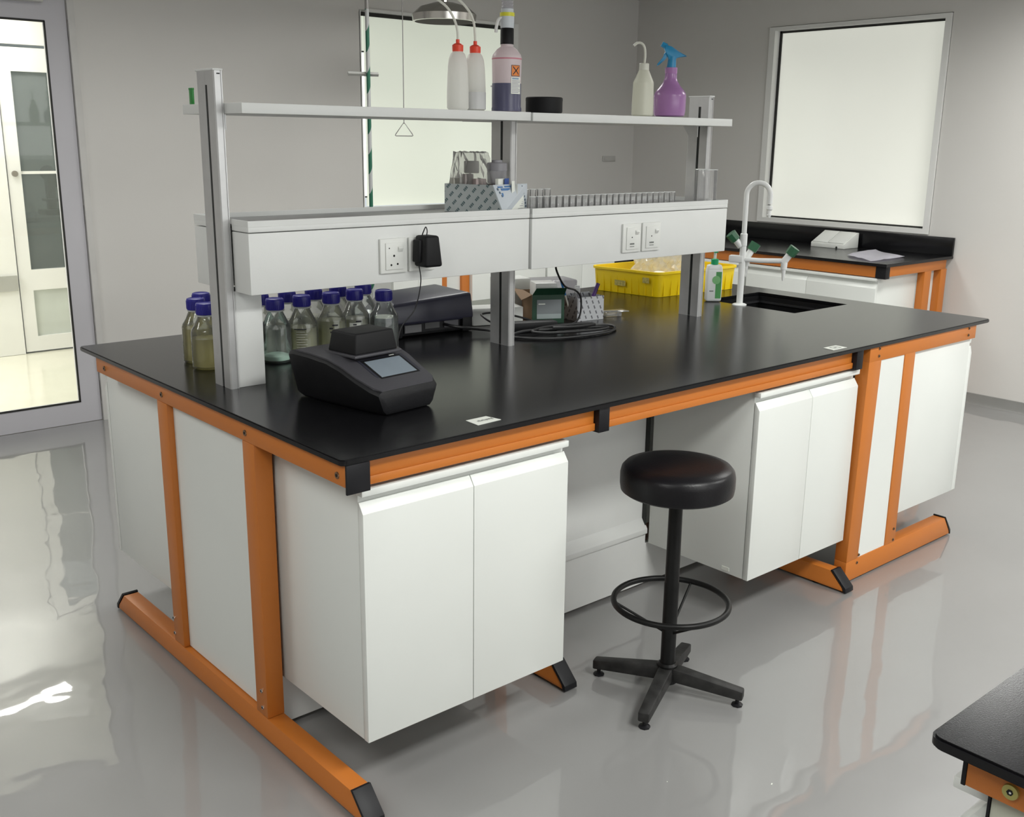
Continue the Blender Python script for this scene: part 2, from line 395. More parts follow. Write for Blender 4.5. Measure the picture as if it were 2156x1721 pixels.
# ------------------------------------------------------------ room shell
def wall_with_holes(axis, a0, a1, u0, u1, z0, z1, holes):
    b = B(); holes = sorted(holes); cur = u0
    def add(ua, ub, za, zb):
        if ub - ua < 1e-4 or zb - za < 1e-4: return
        if axis == 'y': b.box(ua, ub, a0, a1, za, zb)
        else: b.box(a0, a1, ua, ub, za, zb)
    for (h0, h1, hz0, hz1) in holes:
        add(cur, h0, z0, z1); add(h0, h1, z0, hz0); add(h0, h1, hz1, z1); cur = h1
    add(cur, u1, z0, z1)
    return b
struct('floor', B().box(XL, XR, YF, YB, -0.1, 0), FLOOR)
struct('ceiling', B().box(XL, XR, YF, YB, CEIL, CEIL + 0.1), CEILM)
struct('wall_back', wall_with_holes('y', YB, YB + 0.14, XL, XR + 0.14, 0, CEIL, [(-0.12, 0.90, 0, 2.32), (2.66, 3.96, 1.10, 2.345)]), WALL)
struct('wall_right', wall_with_holes('x', XR, XR + 0.14, YF, YB, 0, CEIL, [(1.43, 2.742, 1.02, 2.342)]), WALL)
struct('wall_left', B().box(XL - 0.14, XL, YF, YB, 0, CEIL), WALL)
struct('wall_front', wall_with_holes('y', YF - 0.14, YF, XL, XR, 0, CEIL, [(-1.55, 3.95, 0.95, 2.30)]), WALL)
struct('baseboard_right', B().prism([(XR, 0.0), (XR - 0.022, 0.0), (XR - 0.016, 0.012), (XR - 0.012, 0.066), (XR, 0.066)], 'y', YF, 1.27), BASEB)
struct('baseboard_back', B().box(0.93, 2.35, YB - 0.012, YB, 0, 0.066), BASEB)

# window on the right wall
wn = struct('window_1', B().box(XR + 0.055, XR + 0.065, 1.47, 2.70, 1.055, 2.315), PANE1, loc=(XR, 2.09, 1.02))
fr = B()
fr.box(XR - 0.012, XR + 0.07, 1.434, 1.472, 1.02, 2.338); fr.box(XR - 0.012, XR + 0.07, 2.694, 2.74, 1.02, 2.338)
fr.box(XR - 0.012, XR + 0.07, 1.472, 2.694, 2.314, 2.338); fr.box(XR - 0.012, XR + 0.07, 1.472, 2.694, 1.02, 1.050)
mk('window_frame', fr, TRIMW, wn)
gk = B()
gk.box(XR + 0.045, XR + 0.056, 2.677, 2.693, 1.05, 2.314); gk.box(XR + 0.045, XR + 0.056, 1.473, 2.69, 2.300, 2.313)
gk.box(XR + 0.045, XR + 0.056, 1.473, 2.69, 1.051, 1.061)
mk('gasket', gk, GASKET, wn)

# window on the back wall, behind the bench
wn = struct('window_2', B().box(2.715, 3.915, YB + 0.045, YB + 0.055, 1.135, 2.315), PANE2, loc=(3.3, YB, 1.1))
fr = B()
fr.box(3.925, 3.968, YB - 0.012, YB + 0.07, 1.10, 2.352); fr.box(2.70, 3.93, YB - 0.012, YB + 0.07, 2.335, 2.352)
fr.box(2.66, 3.93, YB - 0.012, YB + 0.07, 1.10, 1.13); fr.box(2.655, 2.668, YB, YB + 0.07, 1.13, 2.34)
mk('window_frame', fr, TRIMW, wn)
gk = B()
gk.box(2.668, 3.925, YB + 0.030, YB + 0.044, 2.312, 2.335); gk.box(3.900, 3.925, YB + 0.030, YB + 0.044, 1.13, 2.312)
gk.box(2.668, 2.712, YB + 0.04, YB + 0.052, 2.095, 2.103); gk.box(2.668, 2.712, YB + 0.04, YB + 0.052, 1.19, 1.198)
mk('gasket', gk, GASKET, wn)
gl = B()
for z0, z1, x0, x1 in ((1.20, 1.26, 2.690, 2.714), (1.26, 1.52, 2.676, 2.714), (1.52, 1.71, 2.668, 2.714), (1.71, 2.09, 2.670, 2.712)):
    gl.box(x0, x1, YB + 0.052, YB + 0.058, z0, z1)
mk('bare_glass_strip', gl, GLARE, wn, label='narrow bright strip of bare glass at the left edge')
mk('upper_glass_strip', B().box(2.670, 2.712, YB + 0.052, YB + 0.058, 2.105, 2.33).box(2.668, 2.7, YB + 0.052, YB + 0.058, 1.13, 1.19), PANE2, wn)

# added window behind the camera, unseen; its glow fills the vertical faces
wn = struct('window_added_fill', B().box(-1.52, 3.92, YF - .06, YF - .05, .98, 2.27), FILL_PANE, loc=(1.2, YF, .95))
fr = B()
fr.box(-1.55, -1.50, YF - .10, YF + .012, .95, 2.30).box(3.90, 3.95, YF - .10, YF + .012, .95, 2.30).box(-1.50, 3.90, YF - .10, YF + .012, .95, .99).box(-1.50, 3.90, YF - .10, YF + .012, 2.26, 2.30)
for x in (.30, 2.12): fr.box(x, x + .04, YF - .10, YF + .01, .99, 2.26)
mk('window_frame', fr, TRIMW, wn)

# door in the back wall
dr = struct('door_1', B().box(0.757, 0.866, YB + 0.0, YB + 0.045, 0.002, 2.29).box(-0.115, -0.01, YB + 0.0, YB + 0.045, 0.002, 2.29)
            .box(-0.01, 0.757, YB + 0.0, YB + 0.045, 0.002, 0.122).box(-0.01, 0.757, YB + 0.0, YB + 0.045, 2.13, 2.29), DOORF, loc=(0.866, YB, 0.0))
mk('door_glass', B().box(-0.01, 0.757, YB + 0.02, YB + 0.026, 0.122, 2.13), DOORGLASS, dr)
g = B(); g.box(0.750, 0.758, YB - 0.003, YB + 0.01, 0.122, 2.13); g.box(-0.01, 0.757, YB - 0.003, YB + 0.01, 0.120, 0.128); g.box(-0.01, 0.757, YB - 0.003, YB + 0.01, 2.124, 2.134)
mk('gasket', g, GASKET, dr)
for z0, z1 in ((2.04, 2.145), (1.10, 1.20), (0.11, 0.23)):
    h = B(); h.cyl((0.884, YB - 0.008, z0), (0.884, YB - 0.008, z1), 0.007); h.box(0.868, 0.884, YB - 0.006, YB, z0, z1)
    mk('hinge', h, mat('grey_hinge_metal', (0.33, 0.32, 0.31), 0.4, metal=.5), dr)
h = B(); h.box(0.42, 0.745, YB - 0.055, YB - 0.002, 2.215, 2.275, 0.008)
mk('door_closer', h, mat('pale_grey_metal', (0.6, 0.59, 0.57), 0.35, metal=.3), dr)
h = B(); h.cyl((-0.06, YB, 1.05), (-0.06, YB - 0.05, 1.05), 0.011); h.cyl((-0.06, YB - 0.05, 1.05), (0.05, YB - 0.05, 1.05), 0.009)
mk('door_handle', h, CHROME, dr)
tr = B(); tr.box(0.870, 0.905, YB - 0.018, YB + 0.06, 0, 2.325); tr.box(-0.155, -0.118, YB - 0.018, YB + 0.06, 0, 2.325); tr.box(-0.155, 0.905, YB - 0.018, YB + 0.06, 2.295, 2.325)
struct('trim_1', tr, mat('door_trim_white', (0.60, 0.59, 0.57), 0.45))

# corridor beyond the glass door
struct('floor_corridor', B().box(-2.6, 2.6, YB + 0.0005, 6.2, -0.1, -0.002), CORFLOOR)
struct('ceiling_corridor', B().box(-2.6, 2.6, YB + 0.14, 6.35, 2.6, 2.7), WALLC)
struct('wall_corridor_far', wall_with_holes('y', 6.15, 6.29, -2.6, 2.6, 0, 2.6, [(1.10, 2.0, 0.0, 2.17)]), WALLC)
struct('wall_corridor_left', B().box(-2.7, -2.6, YB + 0.14, 6.29, 0, 2.6), WALLC)
struct('wall_corridor_right', B().box(2.6, 2.7, YB + 0.14, 6.29, 0, 2.6), WALLC)
struct('baseboard_corridor', B().box(-2.6, 1.09, 6.13, 6.15, 0.47, 0.58), mat('grey_corridor_dado', (0.45, 0.45, 0.42), 0.5))
WD = mat('white_far_door', (0.88, 0.88, 0.86), 0.35, var=0.01)
d2 = struct('door_2', B().box(1.11, 1.20, 6.16, 6.205, 0.01, 2.15).box(1.90, 1.99, 6.16, 6.205, 0.01, 2.15).box(1.20, 1.90, 6.16, 6.205, 1.99, 2.15)
            .box(1.20, 1.90, 6.16, 6.205, 0.46, 0.61).box(1.20, 1.90, 6.16, 6.205, 0.01, 0.12), WD, loc=(1.11, 6.18, 0))
mk('door_pane', B().box(1.20, 1.90, 6.18, 6.186, 0.61, 1.99), thin_glass('dim_glass', (0.75, 0.78, 0.76), 1.5, haze=0.22, hcol=(.62, .66, .62)), d2)
mk('lower_pane', B().box(1.20, 1.90, 6.18, 6.186, 0.12, 0.46), mat('pale_reflective_panel', (0.62, 0.66, 0.62), 0.12), d2)
mk('lock', B().cyl((1.155, 6.16, 1.294), (1.155, 6.145, 1.294), 0.021), mat('grey_lock_metal', (0.25, 0.23, 0.20), 0.4), d2)
mk('muntin', B().box(1.20, 1.90, 6.172, 6.18, 1.29, 1.31), WD, d2)
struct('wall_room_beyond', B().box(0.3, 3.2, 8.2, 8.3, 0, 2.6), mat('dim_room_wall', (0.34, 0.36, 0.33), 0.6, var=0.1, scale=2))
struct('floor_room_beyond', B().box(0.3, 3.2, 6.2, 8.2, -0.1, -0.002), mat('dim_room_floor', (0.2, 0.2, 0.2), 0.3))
# equipment glimpsed dimly through the far door
t = thing('microscope', 'dark microscope-like apparatus seen dimly through the far glass door', 'equipment', (1.75, 7.3, 0.92))
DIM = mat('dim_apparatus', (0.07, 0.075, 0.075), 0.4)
mk('base', B().box(1.66, 1.86, 7.2, 7.4, 0.92, 0.96, 0.01), DIM, t); mk('column', B().box(1.73, 1.80, 7.32, 7.39, 0.96, 1.22, 0.01), DIM, t)
mk('head', B().cyl((1.765, 7.22, 1.2), (1.765, 7.40, 1.26), 0.06), DIM, t); mk('stage', B().box(1.69, 1.84, 7.2, 7.36, 1.03, 1.05), DIM, t)
t = thing('side_table', 'dim grey table in the room beyond the far glass door', 'table', (1.8, 7.3, 0))
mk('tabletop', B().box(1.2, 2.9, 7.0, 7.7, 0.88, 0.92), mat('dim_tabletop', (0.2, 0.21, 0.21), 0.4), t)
for x in (1.25, 2.85):
    for y in (7.05, 7.65): mk('leg', B().box(x - .02, x + .02, y - .02, y + .02, 0, 0.88), DIM, t)

# ------------------------------------------------------------ ceiling fixtures
for i, (lx, ly) in enumerate(LIGHT_POS):
    t = thing('ceiling_light', 'recessed ceiling light panel ' + ('above the near bench', 'above the right end of the near bench', 'above the floor left of the camera', 'behind the island towards the corner', 'behind the island near the glass door', 'between the island and the right window', 'in the left back of the room', 'far in front of the island')[i], 'light', (lx, ly, CEIL), 'recessed ceiling light panels')
    f = B()
    f.box(lx - .60, lx + .60, ly - .28, ly - .255, CEIL - .03, CEIL); f.box(lx - .60, lx + .60, ly + .255, ly + .28, CEIL - .03, CEIL)
    f.box(lx - .60, lx - .58, ly - .255, ly + .255, CEIL - .03, CEIL); f.box(lx + .58, lx + .60, ly - .255, ly + .255, CEIL - .03, CEIL)
    mk('frame', f, TRIMW, t)
    mk('diffuser', B().box(lx - .58, lx + .58, ly - .255, ly + .255, CEIL - .02, CEIL - .002), mat('lamp_diffuser', (.9, .9, .88), .5, emit=(1, .98, .94), estr=3.0), t)

# ------------------------------------------------------------ main island bench: worktop with a sink
ZT, TH = 0.90, 0.0145
def slab(name, poly, z0, z1, r, m, hole=None, **k):
    bm = bmesh.new()
    outer = [bm.verts.new((x, y, z1)) for x, y in poly]
    es = [bm.edges.new((outer[i], outer[(i + 1) % len(outer)])) for i in range(len(outer))]
    if hole:
        inn = [bm.verts.new((x, y, z1)) for x, y in hole]
        es += [bm.edges.new((inn[i], inn[(i + 1) % len(inn)])) for i in range(len(inn))]
        bmesh.ops.triangle_fill(bm, edges=es, use_beauty=True)
    else: bm.faces.new(outer)
    fs = bm.faces[:]
    ret = bmesh.ops.extrude_face_region(bm, geom=fs)
    for v in [g for g in ret['geom'] if isinstance(g, bmesh.types.BMVert)]: v.co.z = z0
    bmesh.ops.recalc_face_normals(bm, faces=bm.faces[:])
    if r > 0:
        sel = [e for e in bm.edges if len(e.link_faces) == 2 and abs(e.link_faces[0].normal.dot(e.link_faces[1].normal)) < 0.9
               and abs(e.verts[0].co.z - e.verts[1].co.z) < 1e-5]
        bmesh.ops.bevel(bm, geom=sel, offset=r, segments=2, affect='EDGES')
    b = B(); b.bm.free(); b.bm = bm
    return mk(name, b, m, **k)
def rounded(x0, x1, y0, y1, r=0.014, n=5):
    P = []
    for cx, cy, a0 in ((x0 + r, y0 + r, 180), (x1 - r, y0 + r, 270), (x1 - r, y1 - r, 0), (x0 + r, y1 - r, 90)):
        for i in range(n + 1):
            a = math.radians(a0 + 90 * i / n); P.append((cx + r * math.cos(a), cy + r * math.sin(a)))
    return P
sinkhole = [(2.50, 0.565), (2.885, 0.565), (2.885, 1.02), (2.50, 1.02)]
wt = slab('worktop', rounded(0, 3.02, 0, 1.61), ZT - TH, ZT, 0.0028, COUNTER, hole=sinkhole, loc=(1.5, 0.8, ZT - TH))
tag(wt, 'long black worktop of the central island bench with a sink cut into its far right', 'worktop')
t = thing('sink', 'black undermounted rectangular sink in the far right of the island worktop', 'sink', (2.69, 0.79, 0.62))
s_ = B(); x0, x1, y0, y1, za, zb = 2.49, 2.895, 0.555, 1.03, 0.62, ZT - TH - 0.0005
s_.box(x0, x1, y0, y0 + .012, za, zb).box(x0, x1, y1 - .012, y1, za, zb).box(x0, x0 + .012, y0 + .012, y1 - .012, za, zb).box(x1 - .012, x1, y0 + .012, y1 - .012, za, zb)
s_.box(x0 + .012, x1 - .012, y0 + .012, y1 - .012, za, za + .012)
mk('basin', s_, SINKM, t)
lp = B(); e = 0.008
lp.box(x0 + .012, x1 - .012, y1 - .022, y1 - .012, zb - .03, zb - .022).box(x1 - .022, x1 - .012, y0 + .012, y1 - .022, zb - .03, zb - .022)
mk('inner_ledge', lp, mat('glossy_black_epoxy', (.03, .03, .032), .15), t)
mk('drain', B().cyl((2.69, .79, za + .012), (2.69, .79, za + .017), 0.04), CHROME, t)

# ------------------------------------------------------------ steel frames
def bolt(parent, c, n, r=0.0085, m=BOLTM):
    n = Vector(n); c = Vector(c)
    b = B().cyl(c - n * .001, c + n * .0025, r, r * .9, 16)
    o = mk('bolt', b, m, parent)
    mk('socket_recess', B().cyl(c + n * .002, c + n * .0032, r * .45, r * .45, 6), HOLE, o)
def foot_poly(ya, yb, za=0.007, h=0.072, sl=0.058, both=True):
    return [(ya, za), (yb, za), (yb - 0.004, za + .012), (yb - sl, za + h - .007), (ya + sl, za + h - .007), (ya + 0.004, za + .012)]
def y_frame(t, x0, x1, yposts, y0, y1, yr0, yr1, bolts=True, bx=-1):
    """C frame across the bench: foot, posts, top rail. its members run along y"""
    zf = 0.075
    mk('foot', B().prism(foot_poly(y0, y1), 'x', x0, x1, 0.002), ORANGE, t)
    for ya, sg in ((y0, 1), (y1, -1)):
        P = [(ya - sg * .003, .004), (ya + sg * .0, .02), (ya + sg * .055, .0735), (ya + sg * .045, .0765), (ya - sg * .012, .02), (ya - sg * .014, .004)]
        mk('foot_cap', B().prism(P, 'x', x0 - .001, x1 + .001, .001), BLACKP, t)
    for ya, yb in yposts:
        mk('post', B().box(x0, x1, ya, yb, zf - .002, ZT - TH - .052, .002), ORANGE, t)
    mk('top_rail', B().box(x0, x1, yr0, yr1, ZT - TH - .052, ZT - TH, .002), ORANGE, t)
    for sx, ysd in ((x0, y0 + .12), (x0, y1 - .12)):
        mk('levelling_pad', B().cyl(((x0 + x1) / 2, ysd, 0), ((x0 + x1) / 2, ysd, .009), .018), BLACKP, t)
t = thing('bench_frame', 'orange steel frame of the island bench with C-shaped legs and black caps', 'bench frame', (1.06, 0.75, 0))
YP = [(0.430, 0.491), (0.952, 1.020)]
y_frame(t, 0.012, 0.062, YP, -0.030, 1.490, 0.0062, 1.494)
y_frame(t, 0.803, 0.850, YP, 0.125, 1.36, 0.04, 1.47)
y_frame(t, 2.055, 2.103, YP, -0.025, 1.490, 0.04, 1.47)
for y in (0.038, 0.471, 0.982, 1.423): bolt(t, (0.012, y, 0.856), (-1, 0, 0))
for y, z in ((0.457, 0.145), (0.455, 0.097), (1.016, 0.148), (1.015, 0.098)): bolt(t, (0.012, y, z), (-1, 0, 0), .006, CHROME)
def front_rail(t, xa, xb, y0=0.024, side=1):
    """C-section rail along x"""
    y1 = y0 + side * .030
    ys = sorted((y0 + side * .006, y1)); mk('front_rail', B().box(xa, xb, ys[0], ys[1], ZT - TH - .060, ZT - TH, .001), ORANGE, t)
    ys = sorted((y0, y0 + side * .0062)); mk('rail_lip', B().box(xa, xb, ys[0], ys[1], ZT - TH - .064, ZT - TH - .044, .0015), ORANGE, t)
front_rail(t, 0.072, 0.802); front_rail(t, 0.843, 2.062)
front_rail(t, 0.072, 2.062, 1.475, -1)
mk('corner_cap', B().box(0.0118, 0.073, 0.0, 0.006, ZT - TH - .0675, ZT - TH, .001).box(0.0625, 0.0722, 0.006, 0.05, ZT - TH - .0675, ZT - TH, 0), BLACKP, t)
for xa, xb in ((0.8025, 0.8425), (2.0625, 2.102)):
    mk('corner_cap', B().box(xa, xb, 0.010, 0.0395, ZT - TH - .0685, ZT - TH, .0015), BLACKP, t)

# sink-end frame (its members run along x, it faces the front)
t = thing('sink_unit_frame', 'orange steel end frame of the sink unit at the right end of the island', 'bench frame', (2.53, 0.75, 0))
for y0, y1, yy in ((0.012, 0.062, 0.012), (1.43, 1.48, 1.48)):
    P = [(2.128, .007), (2.915, .007), (2.911, .02), (2.862, .086), (2.128, .086)]
    mk('foot', B().prism(P, 'y', y0, y1, .002), ORANGE, t)
    P = [(2.918, .004), (2.914, .02), (2.862, .089), (2.868, .091), (2.923, .022), (2.925, .004)]
    mk('foot_cap', B().prism(P, 'y', y0 - .001, y1 + .001, .0008), BLACKP, t)
    mk('post', B().prism([(2.128, .086), (2.205, .086), (2.230, ZT - TH - .052), (2.149, ZT - TH - .052)], 'y', y0, y1, .002), ORANGE, t)
    mk('post', B().box(2.394, 2.467, y0, y1, .086, ZT - TH - .052, .002), ORANGE, t)
    mk('top_rail', B().box(2.149, 2.931, y0, y1, ZT - TH - .055, ZT - TH, .002), ORANGE, t)
    for xx in (2.25, 2.78): mk('levelling_pad', B().cyl((xx, (y0 + y1) / 2, 0), (xx, (y0 + y1) / 2, .009), .018), BLACKP, t)
for x, z in ((2.208, .849), (2.208, .876), (2.869, .849), (2.869, .876), (2.207, .098), (2.200, .069), (2.447, .142), (2.450, .097)):
    bolt(t, (x, 0.012, z), (0, -1, 0), .006)
mk('side_rail', B().box(2.898, 2.931, 0.062, 1.43, ZT - TH - .055, ZT - TH, .002), ORANGE, t)
mk('side_rail', B().box(2.149, 2.199, 0.062, 1.43, ZT - TH - .055, ZT - TH, .002), ORANGE, t)

# ------------------------------------------------------------ white cabinets and panels
def front_cabinet(label, x0, x1, xm, yf, depth, side, z0=0.172, z1=0.812, railm=True, vent=False, cat='cabinet'):
    """suspended cabinet with two doors; side=+1 means the body lies on +y of the door"""
    t = thing('base_cabinet', label, cat, ((x0 + x1) / 2, yf + side * depth / 2, z0))
    def Y(a, b): return sorted((yf + side * a, yf + side * b))
    y = Y(.022, depth)
    mk('carcass', B().box(x0 + .001, x1 - .001, y[0], y[1], z0, z1, .001), WHITE, t)
    for a, b in ((x0, xm - .0012), (xm + .0012, x1)):
        pr = [(yf, z0), (yf + side * .019, z0), (yf + side * .019, z1 - .036), (yf + side * .017, z1 - .036), (yf, z1 - .061)]
        mk('door', B().prism(pr, 'x', a, b, .0008), WHITE, t)
    y = Y(-.004, .0215)
    mk('pull_rail', B().box(x0 - .004, x1 - .003, y[0], y[1], z1 - .018, z1 - .001, .002), WHITE, t)
    return t
c1 = front_cabinet('white two-door cabinet hung at the near left corner of the island', 0.070, 0.711, 0.391, 0.030, 0.44, 1)
c2 = front_cabinet('white two-door cabinet behind the stool, hung in the middle of the island front', 1.548, 2.120, 1.863 - .02, 0.030, 0.435, 1)
front_cabinet('white cabinet on the far side of the island, seen edge-on at the left', 0.070, 0.711, 0.391, 1.600, 0.57, -1)
front_cabinet('white cabinet on the far side of the island, hidden behind the middle', 1.10, 1.9, 1.5, 1.600, 0.45, -1)
mk('small_sticker', B().box(1.5462, 1.5485, 0.105, 0.135, .182, .194), LABELW, c2)
t = thing('sink_cabinet', 'white cabinet under the sink with its doors on the right end of the island', 'cabinet', (2.6, 0.75, 0.19))
mk('carcass', B().box(2.24, 2.925, 0.064, 1.42, .19, .206).box(2.24, 2.256, 0.064, 1.42, .206, ZT - TH - .056).box(2.256, 2.925, 1.404, 1.42, .206, ZT - TH - .056).box(2.9, 2.925, 0.064, .08, .206, ZT - TH - .056), WHITE, t)
mk('front_panel', B().box(2.468, 2.925, 0.028, 0.062, .19, ZT - TH - .056, .001), WHITE, t)
for ya, yb in ((0.030, 0.74), (0.743, 1.42)):
    mk('door', B().prism([(2.9255, .19), (2.955, .19), (2.955, .765), (2.942, .795), (2.9255, .795)], 'y', ya, yb, .0008), WHITE, t)
mk('pull_rail', B().box(2.9255, 2.952, 0.035, 1.42, .805, .822, .002), WHITE, t)
tag(mk('end_panel', B().prism([(2.2055, .0865), (2.3935, .0865), (2.3935, ZT - TH - .0525), (2.231, ZT - TH - .0525)], 'y', .016, .034), WHITE, loc=(2.3, .025, .0865)), 'narrow white infill panel between the two orange posts of the sink unit', 'panel')
tag(mk('end_panel', B().box(.030, .048, .4925, .9505, .0755, ZT - TH - .0525), WHITE, loc=(.04, .72, .0755)), 'white infill panel between the two orange posts at the left end of the island', 'panel')
t = thing('modesty_panel', 'pale grey back panel of the knee space with a sloping ledge near the floor', 'panel', (1.1, .47, .013))
for xa, xb in ((0.714, 0.802), (0.851, 1.5475)):
    pass
mk('upper_panel', B().box(0.712, 2.05, .494, .508, .235, ZT - TH - .001), WHITE2, t)
mk('ledge', B().prism([(.494, .262), (.470, .225), (.470, .207), (.494, .203)], 'x', 0.712, 1.5475, .001), WHITE2, t)
mk('lower_panel', B().box(0.066, 2.05, .4785, .4935, .013, .168).box(0.713, 1.547, .4785, .4935, .168, .2028), WHITE2, t)
# gap strip on the right of the knee space
mk('dark_gap', B().box(1.5415, 1.5477, .478, .4935, .205, .83), DARKSLOT, t)

# ------------------------------------------------------------ reagent rack on the island
rk = thing('reagent_rack', 'white two-tier reagent rack with aluminium posts and power channel along the island', 'shelf rack', (1.12, .79, ZT))
PX = [(0.114, 0.138), (1.118, 1.143), (2.106, 2.131)]
for i, (xa, xb) in enumerate(PX):
    ya, yb, zt = .747, .846, 1.736
    p = B()
    # profile in x-y: body with a groove in each broad face and small edge grooves
    P = [(xa, ya + .003), (xa + .003, ya), (xb - .006, ya), (xb - .006, ya + .002), (xb - .003, ya + .002), (xb - .003, ya), (xb, ya), (xb, .786), (xb - .004, .786), (xb - .004, .798), (xb, .798), (xb, yb),
         (xa + .003, yb), (xa, yb - .003), (xa, .798), (xa + .005, .798), (xa + .005, .786), (xa, .786)]
    p.prism(P, 'z', ZT, zt)
    u = mk('upright', p, ALU, rk)
    mk('slot_insert', B().box(xa + .0012, xa + .0048, .7862, .7978, ZT + .002, zt - .035), DARKSLOT, u)
    mk('slot_cover', B().box(xa + .0001, xa + .0048, .7862, .7978, zt - .035, zt), ALU, u)
    mk('end_cap', B().box(xa - .002, xb + .002, ya - .002, yb + .002, zt, zt + .005, .001), WHITE2, u)
    mk('cap_hole', B().box(xb - .015, xb - .006, ya - .0004, ya + .001, zt - .009, zt - .006), HOLE, u)
cc = mk('cable_cover', B().box(.1385, .222, .753, .84, ZT, 1.168, .0015), WHITE2, rk)
# shelves
ZS0, ZS1 = 1.630, 1.656
mk('upper_shelf', B().prism([(.1395, .65), (1.1165, .65), (1.1165, 1.0), (.1395, 1.0)], 'z', ZS0, ZS1, .0012), WHITE2, rk)
mk('upper_shelf', B().prism([(1.119, .643), (2.116, .643), (2.116, .744), (2.104, .744), (2.104, .849), (2.116, .849), (2.116, 1.0), (1.119, 1.0), (1.119, .849), (1.146, .849), (1.146, .744), (1.119, .744)], 'z', ZS0 - .001, ZS1 - .001, .0012), WHITE2, rk)
for x in (.145, 2.06):
    mk('shelf_bracket', B().prism([(.76, ZS0 - .001), (.83, ZS0 - .001), (.80, ZS0 - .04), (.76, ZS0 - .04)], 'x', x, x + .004), ALU, rk)
# power channels: front and back box per bay, with lid band, and the dark tray between
for (xa, xb, yf) in ((.139, 1.1160, .650), (1.122, 2.118, .643)):
    ch = mk('power_channel', B().box(xa, xb, yf, .742, 1.168, 1.329, .002), WHITE2, rk)
    mk('channel_lid', B().box(xa, xb, yf - .001, .742, 1.3315, 1.3455, .0012).box(xa, xb, yf - .001, yf + .004, 1.3455, 1.361).box(xa, xa + .005, yf + .004, .742, 1.3455, 1.361).box(xb - .005, xb, yf + .004, .742, 1.3455, 1.361), WHITE2, ch)
    cb = mk('power_channel', B().box(xa, xb, .852, .972, 1.168, 1.329, .002), WHITE2, rk)
    mk('channel_lid', B().box(xa, xb, .852, .973, 1.3315, 1.3455, .0012).box(xa, xb, .968, .973, 1.3455, 1.361).box(xa, xa + .005, .852, .968, 1.3455, 1.361).box(xb - .005, xb, .852, .968, 1.3455, 1.361), WHITE2, cb)
mk('tray_surface', B().prism([(.1445, .6545), (1.111, .6545), (1.111, .9675), (.1445, .9675)], 'z', 1.3457, 1.3475), LAMIN, rk)
mk('tray_surface', B().prism([(1.1275, .6475), (2.1125, .6475), (2.1125, .744), (2.104, .744), (2.104, .849), (2.1125, .849), (2.1125, .9675), (1.1275, .9675), (1.1275, .849), (1.146, .849), (1.146, .744), (1.1275, .744)], 'z', 1.3457, 1.3475), LAMIN, rk)
# sockets
def socket(x0, x1, y, kind):
    z0, z1 = 1.196, 1.295
    p = mk('socket', B().box(x0, x1, y - .009, y - .0003, z0, z1, .002), mat('white_socket_plastic', (.74, .75, .72), .3), rk)
    SW = MATS['white_socket_plastic']
    mk('socket_face', B().box(x0 + .016, x1 - .014, y - .0125, y - .0085, z0 + .010, z1 - .012, .0015), SW, p)
    mk('rocker', B().prism([(y - .0122, z1 - .040), (y - .0122, z1 - .022), (y - .019, z1 - .028)], 'x', x1 - .034, x1 - .018, .001), SW, p)
    h = B()
    cx = (x0 + x1) / 2
    if kind:
        for dx, dz, r in ((-.002, .050, .0032), (-.012, .024, .003), (.010, .026, .003), (-.018, .072, .0018)):
            h.cyl((cx + dx, y - .0124, z0 + dz), (cx + dx, y - .0134, z0 + dz), r, r, 12)
        mk('pin_holes', h, HOLE, p)
    else:
        h.cyl((cx - .004, y - .0124, z0 + .052), (cx - .004, y - .0134, z0 + .052), .0022, .0022, 12)
        mk('indicator', h, HOLE, p)
        k = B(); xx = cx - .014
        for wdt in (.004, .002, .004, .003, .004):
            k.box(xx, xx + wdt, y - .0132, y - .0124, z0 + .027, z0 + .032); xx += wdt + .0012
        k.box(cx - .014, cx + .008, y - .0132, y - .0124, z0 + .0195, z0 + .0215)
        mk('printed_mark', k, INK, p)
socket(.541, .633, .650, True); socket(.641, .733, .650, True)
socket(1.538, 1.630, .643, False); socket(1.638, 1.732, .643, False)

# plug-in adapter with its lead
t = thing('power_adapter', 'black plug-in power adapter on the right socket above the bottles', 'adapter', (.69, .60, 1.2))
mk('housing', B().hexa([(.652, .575, 1.212), (.715, .575, 1.212), (.715, .636, 1.212), (.652, .636, 1.212), (.657, .580, 1.302), (.706, .580, 1.302), (.706, .636, 1.302), (.657, .636, 1.302)], .008, 3), BLK, t)
mk('rib', B().hexa([(.645, .600, 1.225), (.662, .600, 1.225), (.662, .634, 1.225), (.645, .634, 1.225), (.648, .600, 1.29), (.664, .600, 1.29), (.664, .634, 1.29), (.648, .634, 1.29)], .004), BLK, t)
mk('cord', B().tube(smooth([(.676, .605, 1.298), (.678, .603, 1.314), (.674, .604, 1.326), (.668, .606, 1.315), (.665, .612, 1.295), (.662, .625, 1.23), (.655, .605, 1.17), (.640, .615, 1.09), (.595, .62, 1.04), (.565, .60, .985), (.545, .56, .935), (.520, .52, .9025), (.47, .50, .9022)], 8), .0017, 6), CABLE, t)

# ------------------------------------------------------------ spectrophotometer-like instrument
t = thing('spectrophotometer', 'black bench instrument with tilted grey touchscreen at the near left of the worktop', 'instrument', (.34, .42, ZT))
ang = math.radians(7)
def R2(p, c=(.34, .42), a=ang):
    x, y = p[0] - c[0], p[1] - c[1]
    return (c[0] + x * math.cos(a) - y * math.sin(a), c[1] + x * math.sin(a) + y * math.cos(a))
